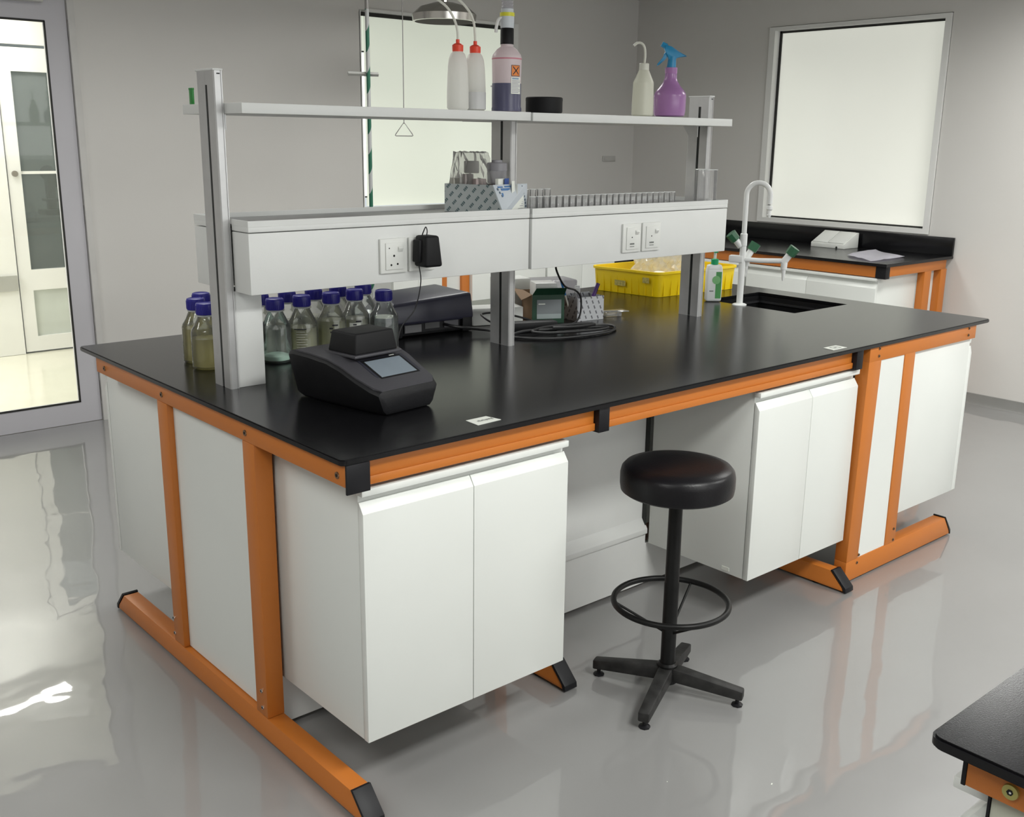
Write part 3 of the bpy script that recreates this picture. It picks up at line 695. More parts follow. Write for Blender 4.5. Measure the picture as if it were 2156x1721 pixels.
# body from cross sections along y (front to back): y, halfwidth_bottom, halfwidth_top, z_bottom, z_top
secs = [(.262, .070, .082, .912, .950), (.268, .078, .092, .903, .963), (.290, .083, .102, .9015, .972), (.33, .088, .108, .9015, .990), (.38, .092, .113, .9015, 1.011), (.43, .094, .117, .9015, 1.025), (.50, .096, .119, .9015, 1.031), (.565, .096, .119, .9015, 1.032), (.585, .094, .117, .905, 1.028), (.590, .088, .112, .912, 1.018)]
def section_body(secs, zc, rr=.010, cx=.342):
    b = B(); rings = []
    for y, hb, ht, z0, z1 in secs:
        r = min(rr, (z1 - z0) * .3); ring = []
        pts = [(-ht + r * .3, z1 - r * .3)]
        pts = [(-hb + r, z0), (hb - r, z0), (hb, z0 + r), (ht, z1 - r), (ht - r * .35, z1 - r * .35), (ht - r, z1), (-ht + r, z1), (-ht + r * .35, z1 - r * .35), (-ht, z1 - r), (-hb, z0 + r)]
        for x, z in pts:
            q = R2((cx + x * 1.08, y - (.010 if y < .3 else 0))); ring.append(b.bm.verts.new((q[0], q[1], z)))
        rings.append(ring)
    for a, c in zip(rings, rings[1:]):
        n = len(a)
        for i in range(n): b.bm.faces.new([a[i], a[(i + 1) % n], c[(i + 1) % n], c[i]])
    b.bm.faces.new(rings[0]); b.bm.faces.new(list(reversed(rings[-1])))
    return b
mk('housing', section_body(secs, 0), DEVB, t)
# charcoal deck over the sloped top
b = B(); rings = []
for y, hw, z in ((.268, .080, .9655), (.285, .094, .9735), (.33, .102, .9915), (.38, .107, 1.0125), (.43, .111, 1.0268), (.50, .113, 1.0325), (.56, .113, 1.0335)):
    y_ = y - (.009 if y < .3 else 0); for_ = [R2((.342 - hw * 1.08, y_)), R2((.342 + hw * 1.08, y_))]
    rings.append([b.bm.verts.new((for_[0][0], for_[0][1], z)), b.bm.verts.new((for_[1][0], for_[1][1], z)), b.bm.verts.new((for_[1][0], for_[1][1], z - .006)), b.bm.verts.new((for_[0][0], for_[0][1], z - .006))])
for a, c in zip(rings, rings[1:]):
    for i in range(4): b.bm.faces.new([a[i], a[(i + 1) % 4], c[(i + 1) % 4], c[i]])
b.bm.faces.new(rings[0]); b.bm.faces.new(list(reversed(rings[-1])))
mk('deck', b, DEVG, t)
def on_deck(x, y, h=0.0):
    zs = [(.268, .9655), (.285, .9735), (.33, .9915), (.38, 1.0125), (.43, 1.0268), (.50, 1.0325), (.56, 1.0335)]
    for (a, za), (c, zc) in zip(zs, zs[1:]):
        if y <= c: z = za + (zc - za) * (y - a) / (c - a); break
    q = R2((x, y)); return (q[0], q[1], z + h)
def deck_quad(x0, x1, y0, y1, h0, h1):
    b = B(); n = 5
    lo = []; hi = []
    for i in range(n + 1):
        y = y0 + (y1 - y0) * i / n
        lo.append([b.bm.verts.new(on_deck(x0, y, h0)), b.bm.verts.new(on_deck(x1, y, h0))]); hi.append([b.bm.verts.new(on_deck(x0, y, h1)), b.bm.verts.new(on_deck(x1, y, h1))])
    for i in range(n):
        b.bm.faces.new([hi[i][0], hi[i][1], hi[i + 1][1], hi[i + 1][0]]); b.bm.faces.new([lo[i][0], lo[i][1], lo[i + 1][1], lo[i + 1][0]])
        b.bm.faces.new([lo[i][0], hi[i][0], hi[i + 1][0], lo[i + 1][0]]); b.bm.faces.new([lo[i][1], hi[i][1], hi[i + 1][1], lo[i + 1][1]])
    b.bm.faces.new([lo[0][0], lo[0][1], hi[0][1], hi[0][0]]); b.bm.faces.new([lo[n][0], lo[n][1], hi[n][1], hi[n][0]])
    return b
bz = mk('screen_bezel', deck_quad(.286, .438, .298, .393, .0002, .0012), mat('dark_blue_bezel', (.028, .029, .042), .35), t)
mk('screen_border', deck_quad(.294, .428, .305, .388, .0008, .0017), BLK, bz)
mk('screen', deck_quad(.301, .421, .311, .380, .0012, .0021), SCREEN, bz)
mk('logo_bar', deck_quad(.395, .412, .3905, .3935, .0012, .0022), LABELW, bz)
mk('seam', B().tube([(*R2((.262, .2645)), .938), (*R2((.34, .2585)), .936), (*R2((.418, .2645)), .938)], .0012, 6), DEVG, t)
hq = R2((.348, .440))
mk('lid_rim', B().obox(hq, (.160, .128), ang, 1.026, 1.034, .003), DEVG, t)
mk('sample_lid', B().obox(hq, (.146, .114), ang, 1.032, 1.088, .006, taper=.88, seg=3), BLK, t)
for x in (.29, .40):
    for y in (.32, .54): q = R2((x, y)); mk('rubber_foot', B().cyl((q[0], q[1], ZT), (q[0], q[1], ZT + .006), .012), BLK, t)

# second instrument seen from behind
t = thing('plate_reader', 'navy-grey bench instrument seen from behind, left of the middle post', 'instrument', (1.06, 1.18, ZT))
a2 = math.radians(-4); c_ = Vector((1.038, 1.062)); d_ = Vector((math.cos(a2), math.sin(a2))); n_ = Vector((-d_.y, d_.x))
def Q(u, v, z): p = c_ + d_ * u + n_ * v; return (p.x, p.y, z)
def qbox(u0, u1, v0, v1, z0, z1, r=0, du=0.0, dv=0.0):
    return B().hexa([Q(u0, v0, z0), Q(u1, v0, z0), Q(u1, v1, z0), Q(u0, v1, z0), Q(u0 + du, v0 + dv, z1), Q(u1 - du, v0 + dv, z1), Q(u1 - du, v1 - dv, z1), Q(u0 + du, v1 - dv, z1)], r)
mk('base', qbox(-.155, .155, .012, .25, ZT + .004, .955, .006), BLK, t)
mk('back_plate', qbox(-.115, .115, .006, .014, .915, .955), DEVB, t)
mk('cover', B().hexa([Q(-.170, -.004, .945), Q(.176, -.004, .945), Q(.176, .26, .945), Q(-.170, .26, .945), Q(-.160, .006, 1.020), Q(.172, .006, 1.040), Q(.12, .17, 1.056), Q(-.12, .17, 1.044)], .012, 3), DEVN, t)
mk('side_leg', qbox(-.168, -.125, -.002, .25, ZT + .002, .955, .004), BLK, t)
mk('side_leg', qbox(.125, .168, -.002, .25, ZT + .002, .955, .004), BLK, t)
mk('rating_plate', qbox(-.112, -.045, .0045, .007, .917, .943), mat('dim_silver_label', (.14, .14, .145), .4), t)
mk('connector_plate', qbox(-.03, .03, .0045, .007, .925, .947), mat('dark_grey_plate', (.07, .07, .072), .4), t)
mk('port_panel', qbox(.05, .11, .0045, .007, .922, .948), mat('dark_grey_plate2', (.10, .10, .11), .4), t)
mk('power_cord', B().tube(smooth([Q(.05, .004, .935), Q(.06, -.03, .932), Q(.10, -.05, .925), (1.20, .94, .918), (1.24, .97, .907), (1.30, .985, .906)], 8), .0055, 8), CABLE, t)

# ------------------------------------------------------------ reagent bottles with blue caps
LIQ = {'yellow': liquid('straw_yellow_liquid', (0.80, 0.74, 0.38), .55), 'clear': liquid('clear_liquid', (0.86, 0.92, 0.90), .12),
       'pale': liquid('pale_olive_liquid', (0.80, 0.80, 0.60), .5), 'cream': liquid('cream_liquid', (0.84, 0.84, 0.72), .6)}
SED = mat('pale_green_sediment', (.55, .72, .62), .6)
PRINTW = mat('white_bottle_print', (.75, .75, .7), .5); PRINTD = mat('dark_marker_ink', (.03, .03, .04), .6)
def bottle(x, y, kind, level, label, grad=False, marker=False, wlabel=False, sediment=False, first=None):
    z = ZT; R = .046
    t = thing('reagent_bottle', label, 'bottle', (x, y, z), 'glass reagent bottles with blue screw caps')
    prof = [(0, .006), (R * .75, .002), (R - .004, .0008), (R, .006), (R, .108), (R - .0025, .118), (R - .010, .129), (R * .60, .146), (.0235, .156), (.0225, .172)]
    mk('glass_body', B().lathe(prof, (x, y, z), 36), GLASS, t)
    mk('pouring_ring', B().lathe([(.0228, .156), (.0262, .157), (.0262, .160), (.0228, .161)], (x, y, z), 28), frosted('ring_plastic', (.7, .72, .72), .4) if 'ring_plastic' not in MATS else MATS['ring_plastic'], t)
    capp = B(); n = 36
    prof = [(0, .1620), (.0268, .1620), (.0278, .1645), (.0278, .190), (.0262, .195), (.0215, .1965), (.0205, .1950), (0, .1950)]
    capp.lathe(prof, (x, y, z), n)
    cp = mk('screw_cap', capp, BLUECAP, t)
    rb = B()
    for i in range(30):
        a = 2 * math.pi * i / 30; rb.obox((x + .0278 * math.cos(a), y + .0278 * math.sin(a)), (.0012, .0022), a, z + .165, z + .189)
    mk('grip_ribs', rb, BLUECAP, cp)
    r = R - .0022
    lp = [(0, .007), (r * .8, .004), (r, .009), (r, min(level, .108))]
    if level > .108: lp.append((r - (level - .108) * .6, level))
    lp.append((0, level))
    mk('liquid', B().lathe(lp, (x, y, z), 32), LIQ[kind], t)
    if sediment: mk('sediment', B().lathe([(0, .006), (r - .002, .008), (r - .002, .020), (r * .5, .026), (0, .022)], (x, y, z), 28), SED, t)
    # the camera side of the bottle faces about -x-y
    a0 = math.radians(235)
    def arc(z0, z1, aa, ab, RR=R + .0003):
        b = B(); k = 8; lo = []; hi = []
        for i in range(k + 1):
            a = aa + (ab - aa) * i / k
            lo.append(b.bm.verts.new((x + RR * math.cos(a), y + RR * math.sin(a), z + z0))); hi.append(b.bm.verts.new((x + RR * math.cos(a), y + RR * math.sin(a), z + z1)))
        for i in range(k): b.bm.faces.new([lo[i], lo[i + 1], hi[i + 1], hi[i]])
        return b
    if grad:
        b = B()
        for i in range(8):
            q = arc(.03 + i * .008, .0312 + i * .008, a0 - .35, a0 + (.25 if i % 2 else .4)); me = bpy.data.meshes.new('q'); q.bm.to_mesh(me); b.bm.from_mesh(me); bpy.data.meshes.remove(me)
        mk('graduation_marks', b, PRINTW, t)
        mk('printed_line', arc(.0935, .0965, a0 - .5, a0 + .35), PRINTD, t)
    if marker:
        b = B()
        for zz, aa, ab in ((.094, .1, .5), (.084, -.1, .15), (.072, -.05, .2)):
            q = arc(zz, zz + .005, a0 + aa, a0 + ab); me = bpy.data.meshes.new('q'); q.bm.to_mesh(me); b.bm.from_mesh(me); bpy.data.meshes.remove(me)
        mk('marker_writing', b, PRINTD, t)
    if wlabel: mk('paper_label', arc(.062, .092, a0 - .35, a0 + .45), LABELW, t)
    return t
bottle(.207, 1.150, 'yellow', .106, 'blue-capped bottle of yellow liquid, leftmost beside the left rack post')
bottle(.190, 1.048, 'yellow', .092, 'blue-capped bottle of yellow liquid half hidden by the left rack post')
bottle(.268, 1.245, 'yellow', .095, 'blue-capped bottle behind the two yellow ones at the left rack post')
bottle(.395, 1.005, 'clear', .106, 'blue-capped bottle of clear liquid with pale sediment, right beside the white post cover', sediment=True)
bottle(.494, 1.016, 'pale', .096, 'blue-capped bottle with white graduation marks behind the instrument rear edge', grad=True)
bottle(.600, 1.016, 'pale', .108, 'blue-capped bottle with black marker writing just left of the instrument lid', marker=True)
bottle(.698, 1.032, 'cream', .102, 'blue-capped bottle with a small white paper label behind the instrument lid', wlabel=True, marker=True)
bottle(.765, .962, 'clear', .108, 'blue-capped bottle of clear liquid at the right end of the front row', )
bottle(.405, 1.120, 'cream', .095, 'blue-capped bottle in the back row nearest the white post cover')
bottle(.502, 1.122, 'cream', .100, 'blue-capped bottle in the back row behind the graduated bottle')
bottle(.599, 1.122, 'cream', .108, 'blue-capped bottle in the back row behind the marked bottle')
bottle(.697, 1.132, 'cream', .100, 'blue-capped bottle in the back row behind the paper-labelled bottle')
bottle(.795, 1.130, 'clear', .100, 'blue-capped bottle at the right end of the back row')

# ------------------------------------------------------------ cables and power strip in the middle of the bench
t = thing('power_brick', 'black power brick lying on the worktop right of the middle post', 'adapter', (1.36, .91, ZT))
mk('housing', B().obox((1.375, .925), (.20, .05), math.radians(-20), ZT + .0005, ZT + .034, .006), BLK, t)
mk('cord', B().tube(smooth([(1.28, .95, .925), (1.245, .985, .935), (1.235, 1.02, .950), (1.26, 1.06, .955), (1.33, 1.05, .953), (1.40, 1.0, .935), (1.46, .965, .910)], 8), .004, 8), CABLE, t)
loops = [(1.46, .90, .9065), (1.58, .86, .906), (1.66, .80, .906), (1.62, .735, .906), (1.52, .705, .906), (1.36, .72, .906), (1.25, .78, .906), (1.22, .85, .907), (1.30, .87, .914), (1.42, .82, .916), (1.56, .77, .916), (1.585, .735, .916), (1.50, .73, .916), (1.34, .78, .916), (1.30, .83, .918), (1.40, .86, .920), (1.52, .82, .924), (1.56, .78, .924), (1.46, .775, .926), (1.38, .81, .926)]
tag(mk('coiled_cable', B().tube(smooth(loops, 8), .0052, 8), CABLE, loc=(1.45, .8, ZT)), 'black cable coiled in a flat loop on the worktop beside the middle post', 'cable')
tag(mk('hanging_cable', B().tube(smooth([(1.385, .80, 1.167), (1.40, .82, 1.13), (1.49, .87, 1.06), (1.59, .915, 1.03), (1.635, .932, 1.00), (1.64, .932, .96), (1.625, .925, .925), (1.59, .915, .907), (1.54, .91, .9055)], 8), .0036, 8), CABLE, loc=(1.5, .9, ZT)),
    'black cable hanging from the power channel down behind the pen box', 'cable')
tag(mk('cable_plug', B().obox((1.235, .925), (.05, .03), .5, ZT + .001, ZT + .03, .005), BLK, loc=(1.235, .925, ZT)), 'small black plug lying on the worktop left of the middle post', 'plug')

# green carton with flaps
t = thing('green_carton', 'open dark green carton with a grey label holding slide boxes', 'box', (1.53, 1.03, ZT))
u = Vector((1.586 - 1.475, .968 - 1.026)); wd = u.length; u.normalize(); v = Vector((-u.y, u.x)); o_ = Vector((1.475, 1.026))
def G(a, b, z): p = o_ + u * a + v * b; return (p.x, p.y, z)
def gbox(a0, a1, b0, b1, z0, z1, r=0): return B().hexa([G(a0, b0, z0), G(a1, b0, z0), G(a1, b1, z0), G(a0, b1, z0), G(a0, b0, z1), G(a1, b0, z1), G(a1, b1, z1), G(a0, b1, z1)], r)
H = 1.008
mk('front_wall', gbox(0, wd, 0, .002, ZT + .0005, H), DKGREEN, t)
mk('front_flap', B().hexa([G(0, 0, H), G(wd, 0, H), G(wd, .002, H), G(0, .002, H), G(.012, -.018, H + .028), G(wd + .004, -.018, H + .028), G(wd + .004, -.016, H + .028), G(.012, -.016, H + .028)]), DKGREEN, t)
mk('side_wall', gbox(0, .002, .002, .16, ZT + .0005, H), KRAFT, t); mk('side_wall', gbox(wd - .002, wd, .002, .16, ZT + .0005, H), KRAFT, t); mk('back_wall', gbox(.002, wd - .002, .158, .16, ZT + .0005, H), KRAFT, t)
mk('side_flap', B().hexa([G(0, .01, H), G(.002, .01, H), G(.002, .15, H), G(0, .15, H), G(-.040, .01, H - .020), G(-.039, .01, H - .018), G(-.039, .15, H + .008), G(-.040, .15, H + .006)]), KRAFT, t)
mk('label', gbox(.018, wd - .012, -.0012, 0, .918, .990), mat('grey_carton_label', (.20, .22, .23), .4), t)
mk('label_band', gbox(.018, wd - .012, -.0016, -.0011, .918, .936), mat('pale_carton_band', (.33, .38, .38), .4), t)
mk('label_text', gbox(.024, .05, -.0016, -.0011, .972, .976).box(0, 0.0001, 0, .0001, 0, .0001) if False else gbox(.024, .05, -.0016, -.0011, .972, .976), LABELW, t)
tag(mk('slide_box', gbox(.02, wd - .02, .03, .12, ZT + .003, 1.048, .003), mat('white_plastic_box', (.72, .72, .70), .35), loc=(1.53, 1.05, ZT)), 'white plastic box standing inside the dark green carton', 'box')
tag(mk('white_carton', B().obox((1.545, 1.235), (.13, .10), -.3, ZT + .0005, 1.048, .002), CARDW, loc=(1.545, 1.235, ZT)), 'tall white carton behind the middle post and green carton', 'box')
tag(mk('white_carton', B().obox((1.372, 1.125), (.20, .09), -.35, ZT + .0005, .965, .004), CARDW, loc=(1.372, 1.125, ZT)), 'low white carton directly behind the middle post', 'box')
tag(mk('plastic_tub', B().obox((1.735, 1.22), (.19, .12), -.3, ZT + .001, 1.030, .008, taper=1.08), HAZP, loc=(1.62, 1.22, ZT)), 'translucent plastic tub behind the dark green carton', 'tub')

# pen box with printed sides
t = thing('pen_box', 'small white cardboard box with black diagonal print holding pens and vials', 'box', (1.69, .98, ZT))
PENPR = printed('diagonal_black_print', (.50, .51, .53), (.03, .03, .04), (.985, -.12), math.radians(-66), .026, .022, thick=.22)
PENPR2 = printed('diagonal_black_print_side', (.30, .30, .31), (.03, .03, .04), (.12, 1.0), math.radians(-60), .03, .022, thick=.22)
o_ = Vector((1.641, .953)); u = Vector((1.769 - 1.641, .938 - .953)); wd = u.length; u.normalize(); v = Vector((-u.y, u.x))
H = .992
mk('front_wall', gbox(0, wd, 0, .002, ZT + .0005, H), PENPR, t)
mk('side_wall', gbox(0, .002, .002, .09, ZT + .0005, H + .003), PENPR2, t); mk('side_wall', gbox(wd - .002, wd, .002, .09, ZT + .0005, H), PENPR2, t)
mk('back_wall', gbox(.002, wd - .002, .088, .09, ZT + .0005, H + .005), PENPR, t); mk('bottom', gbox(.002, wd - .002, .002, .088, ZT + .0005, ZT + .003), CARDW, t)
def pen(a, b, a1, b1, z1, r, m, m2, label):
    t = thing('pen', label, 'pen', G(a, b, ZT + .004))
    p0 = Vector(G(a, b, ZT + .006)); p1 = Vector(G(a1, b1, z1)); q = p0.lerp(p1, .62)
    mk('barrel', B().cyl(p0, q, r * .8), m2, t); mk('cap', B().cyl(q, p1, r), m, t)
pen(.06, .03, .115, .02, 1.038, .0075, mat('violet_marker', (.07, .02, .16), .35), LABELW, 'violet marker pen leaning right in the pen box')
pen(.075, .05, .045, .06, 1.020, .008, mat('dark_violet_marker', (.02, .01, .05), .35), BLK, 'dark marker pen leaning left in the pen box')
pen(.020, .06, -.035, .06, 1.052, .0045, mat('blue_pen', (.01, .15, .42), .35), LABELW, 'slim blue pen leaning out of the left of the pen box')
for a, b, lab in ((.022, .03, 'clear capped vial at the left of the pen box'), (.055, .075, 'clear capped vial at the back of the pen box')):
    t = thing('vial', lab, 'vial', G(a, b, ZT + .004))
    p = G(a, b, 0); mk('body', B().lathe([(0, .005), (.011, .005), (.011, .10), (.008, .112)], (p[0], p[1], ZT), 20), GLASS2, t)
    mk('cap', B().lathe([(.0095, .106), (.0105, .108), (.0105, .124), (.009, .126), (0, .126)], (p[0], p[1], ZT), 20), frosted('clear_cap', (.75, .76, .76), .4) if 'clear_cap' not in MATS else MATS['clear_cap'], t)
tag(mk('shallow_dish', B().obox((1.855, .965), (.11, .055), -.25, ZT + .018, ZT + .021, .001).obox((1.845, .965), (.07, .035), -.25, ZT + .001, ZT + .018, .001), CLEARP, loc=(1.85, .96, ZT)), 'shallow clear plastic dish lying on the worktop right of the pen box', 'dish')

# ------------------------------------------------------------ yellow tray with a plastic bag
t = thing('plastic_tray', 'yellow rectangular plastic tray under the right end of the power channel', 'tray', (2.6, 1.36, ZT))
A_, B_, C_, D_ = Vector((2.372, 1.185)), Vector((2.905, 1.160)), Vector((2.93, 1.535)), Vector((2.300, 1.555))
A_, B_, D_ = Vector((2.368, 1.186)), Vector((2.889, 1.160)), Vector((2.322, 1.545)); C_ = B_ + (D_ - A_)
def wallq(p, q, z0, z1, th, cen, out=.010):
    p, q = Vector(p), Vector(q); n = Vector((-(q - p).y, (q - p).x)).normalized()
    if (cen - p).dot(n) > 0: n = -n
    pi, qi = p - n * th, q - n * th; po, qo = p + n * out, q + n * out
    return [(p.x, p.y, z0), (q.x, q.y, z0), (qi.x, qi.y, z0), (pi.x, pi.y, z0), (po.x, po.y, z1), (qo.x, qo.y, z1), (qo.x - n.x * th, qo.y - n.y * th, z1), (po.x - n.x * th, po.y - n.y * th, z1)], n
cen = (A_ + C_) / 2; ZR = ZT + .112
def rrect(cs, r, off, n=4):
    """rounded rectangle from 4 corners (ccw), offset outward"""
    P = []
    for i in range(4):
        c = cs[i]; a = (cs[i - 1] - c).normalized(); b = (cs[(i + 1) % 4] - c).normalized()
        ctr = c + (a + b) * r
        for k in range(n + 1):
            tt = k / n; dirv = ((-b) * (1 - tt) + (-a) * tt); dirv.normalize()
            P.append(ctr + dirv * (r + off))
    return P
def ringmesh(levels):
    b = B(); rings = []
    for pts, z in levels: rings.append([b.bm.verts.new((p.x, p.y, z)) for p in pts])
    n = len(rings[0])
    for a, c in zip(rings, rings[1:]):
        for i in range(n): b.bm.faces.new([a[i], a[(i + 1) % n], c[(i + 1) % n], c[i]])
    b.bm.faces.new(rings[-1]); b.bm.faces.new(rings[0]); return b
cs = [A_, B_, C_, D_]
shell = ringmesh([(rrect(cs, .03, .0), ZT + .0008), (rrect(cs, .03, .008), ZR - .012), (rrect(cs, .03, .016), ZR - .010), (rrect(cs, .03, .016), ZR), (rrect(cs, .03, .006), ZR), (rrect(cs, .03, -.003), ZT + .006)])
mk('tray_shell', shell, YELLOW, t)
rb = B()
for (p, q, n) in ((A_, D_, 9), (A_, B_, 11)):
    for i in range(n):
        f = (i + .7) / (n + .4); c = p.lerp(q, f); dirv = (q - p).normalized(); nn = Vector((dirv.y, -dirv.x));
        if (cen - c).dot(nn) > 0: nn = -nn
        a = math.atan2(dirv.y, dirv.x); c0 = c + nn * .003
        rb.obox((c0.x, c0.y), (.004, .006), a, ZT + .004, ZR - .012)
mk('rib', rb, YELLOW, t)
def sticker(f, z0, z1, w_):
    c = A_.lerp(D_, f); dirv = (D_ - A_).normalized(); nn = Vector((-dirv.y, dirv.x)); nn = nn if (cen - c).dot(nn) < 0 else -nn
    b = B(); a = dirv * w_ / 2
    def P(s, zz, o): q = c + a * s + nn * (.0068 + .008 * (zz - ZT) / .1 + o); return (q.x, q.y, zz)
    b.hexa([P(-1, z0, 0), P(1, z0, 0), P(1, z0, .001), P(-1, z0, .001), P(-1, z1, 0), P(1, z1, 0), P(1, z1, .001), P(-1, z1, .001)]); return b
mk('worn_sticker', sticker(.55, ZT + .035, ZT + .060, .06), mat('worn_sticker', (.50, .42, .12), .6, var=.3, scale=120), t)
mk('worn_sticker', sticker(.16, ZT + .060, ZT + .085, .035), MATS['worn_sticker'], t)
# crumpled bag
def crumple(c, d, rz, z0, z1, m, seed, amp, name, label, cat, n=12, **k):
    rnd = random.Random(seed); b = B(); b.obox(c, d, rz, z0, z1, 0)
    bmesh.ops.subdivide_edges(b.bm, edges=b.bm.edges[:], cuts=n, use_grid_fill=True)
    cz = (z0 + z1) / 2
    for v in b.bm.verts:
        f = (v.co.z - z0) / (z1 - z0)
        q = 1 - .35 * f
        v.co.x = c[0] + (v.co.x - c[0]) * q + rnd.uniform(-amp, amp); v.co.y = c[1] + (v.co.y - c[1]) * q + rnd.uniform(-amp, amp)
        if f > .02: v.co.z += rnd.uniform(-amp, amp) * f
    o = mk(name, b, m, loc=(c[0], c[1], z0), smooth_=False, **k); tag(o, label, cat); return o
crumple((2.63, 1.36), (.30, .26), .15, ZT + .010, ZT + .235, BAGP, 3, .011, 'plastic_bag', 'crumpled clear plastic bag bulging out of the yellow tray', 'bag')
tag(mk('paper_towel', B().lathe([(0, .0), (.075, .004), (.085, .03), (.06, .075), (.02, .092), (0, .094)], (2.47, 1.27, ZT + .008), 24), mat('white_towel', (.85, .84, .74), .8), loc=(2.47, 1.27, ZT + .008)), 'white wad of tissue in the front corner of the yellow tray', 'tissue')

# ------------------------------------------------------------ soap bottle
t = thing('soap_bottle', 'white handwash bottle with green pump and green label in front of the tap', 'bottle', (2.487, .975, ZT))
WPL = mat('white_bottle_plastic', (.74, .76, .76), .3, var=.01)
sa = math.radians(-38)
def SB(c, w1, d1, z0, w2, d2, z1, r): # tapered oriented box
    ca, sn = math.cos(sa), math.sin(sa); P = []
    for z, ww, dd in ((z0, w1, d1), (z1, w2, d2)):
        for a, b in ((-1, -1), (1, -1), (1, 1), (-1, 1)): x, y = a * ww / 2, b * dd / 2; P.append((c[0] + x * ca - y * sn, c[1] + x * sn + y * ca, z))
    return B().hexa(P, r, 3)
mk('body', SB((2.487, .975), .068, .044, ZT + .0005, .070, .044, 1.043, .010), WPL, t)
mk('shoulder', SB((2.487, .975), .070, .044, 1.030, .060, .034, 1.060, .008), WPL, t)
mk('pump_collar', B().lathe([(0, 0), (.016, 0), (.016, .022), (.012, .024), (0, .024)], (2.487, .975, 1.060), 20), SOAPG, t)
mk('pump_stem', B().cyl((2.487, .975, 1.084), (2.487, .975, 1.112), .006, .006), mat('clear_pump_stem', (.7, .75, .7), .3), t)
mk('pump_head', B().obox((2.480, .968), (.045, .018), math.radians(225), 1.112, 1.124, .003), SOAPG, t)
n1 = Vector((math.sin(sa), -math.cos(sa))); d1 = Vector((math.cos(sa), math.sin(sa)))
def soap_decal(u0, u1, z0, z1, off=.0225):
    b = B(); c = Vector((2.487, .975)) + n1 * off; p = c + d1 * u0; q = c + d1 * u1
    return b.hexa([(p.x, p.y, z0), (q.x, q.y, z0), (q.x - n1.x * .001, q.y - n1.y * .001, z0), (p.x - n1.x * .001, p.y - n1.y * .001, z0), (p.x, p.y, z1), (q.x, q.y, z1), (q.x - n1.x * .001, q.y - n1.y * .001, z1), (p.x - n1.x * .001, p.y - n1.y * .001, z1)])
mk('green_label', soap_decal(.004, .029, .915, 1.030), GREENPR, t)
c = Vector((2.487, .975)) + n1 * .0228 + d1 * .006
mk('round_label', B().cyl((c.x, c.y, .995), (c.x + n1.x * .0006, c.y + n1.y * .0006, .995), .018, .018, 24), mat('pale_green_print', (.2, .48, .2), .45), t)
mk('label_lines', soap_decal(-.022, -.004, .945, .949), INK, t)

# ------------------------------------------------------------ laboratory tap
tx, ty = 2.492, .835
t = thing('laboratory_tap', 'white gooseneck laboratory tap with green knobs beside the sink', 'tap', (tx, ty, ZT))
mk('base_flange', B().lathe([(0, 0), (.030, 0), (.030, .004), (.024, .007), (.014, .009), (0, .009)], (tx, ty, ZT), 28), TAPW, t)
mk('column', B().lathe([(.0135, .005), (.0135, .25), (.0150, .252), (.0150, .30), (.012, .303)], (tx, ty, ZT), 24), TAPW, t)
# gooseneck swings over the sink, towards +x -y
gd = Vector((.42, -.91, 0)).normalized(); gp = []
R_ = .049; zc = 1.362
gp += [(tx, ty, 1.20), (tx, ty, 1.25), (tx, ty, 1.30)]
for i in range(0, 19):
    a = math.pi - math.pi * i / 18; p = Vector((tx, ty, zc)) + gd * (R_ + R_ * math.cos(a)) + Vector((0, 0, R_ * math.sin(a))); gp.append(tuple(p))
e_ = Vector((tx, ty, 0)) + gd * 2 * R_
gp += [(e_.x, e_.y, 1.325)]
mk('gooseneck', B().tube(gp, .0105, 14), TAPW, t)
nz = mk('outlet', B().lathe([(0, .046), (.0115, .046), (.013, .040), (.013, .030), (.009, .026), (.007, .012), (.009, .008), (.005, -.004), (0, -.004)], (e_.x, e_.y, 1.275), 18), TAPW, t)
def valve(name_parts, p0, dirk, lenk, zdown, kr=.023):
    """inclined valve body with a knob, plus nozzle pointing down"""
    p0 = Vector(p0); d = Vector(dirk).normalized()
    b = mk('valve_body', B().cyl(p0 - d * .008, p0 + d * lenk, .0145, .0145), TAPW, t)
    kb = B().cyl(p0 + d * lenk, p0 + d * (lenk + .036), kr * .92, kr, 8); mk('knob', kb, TAPG, b)
    if zdown:
        mk('nozzle', B().lathe([(0, .0), (.0145, .0), (.0130, -.034), (.0092, -.036), (.0055, -.074), (.003, -.082), (0, -.082)], tuple(p0), 16), TAPW, b)
ad = Vector((.50, -.87, 0)).normalized()
za = 1.094
mk('side_arm', B().tube([(tx, ty, za), tuple(Vector((tx, ty, za - .002)) + ad * .07), tuple(Vector((tx, ty, za + .001)) + ad * .165)], .0105, 14), TAPW, t)
pe = Vector((tx, ty, za)) + ad * .172
valve('', pe, ad * .55 + Vector((0, 0, .8)), .034, True)
bd = Vector((-.35, .94, 0)).normalized()
mk('rear_block', B().obox((tx + bd.x * .025, ty + bd.y * .025), (.06, .034), math.atan2(bd.y, bd.x), za - .014, za + .016, .004), TAPW, t)
p2 = Vector((tx + .038, ty + .006, za + .005)); valve('', p2, Vector((.42, -.30, .85)), .034, True)
p3 = Vector((tx - .010, ty + .012, 1.155)); valve('', p3, Vector((-.55, .45, .8)), .026, False)

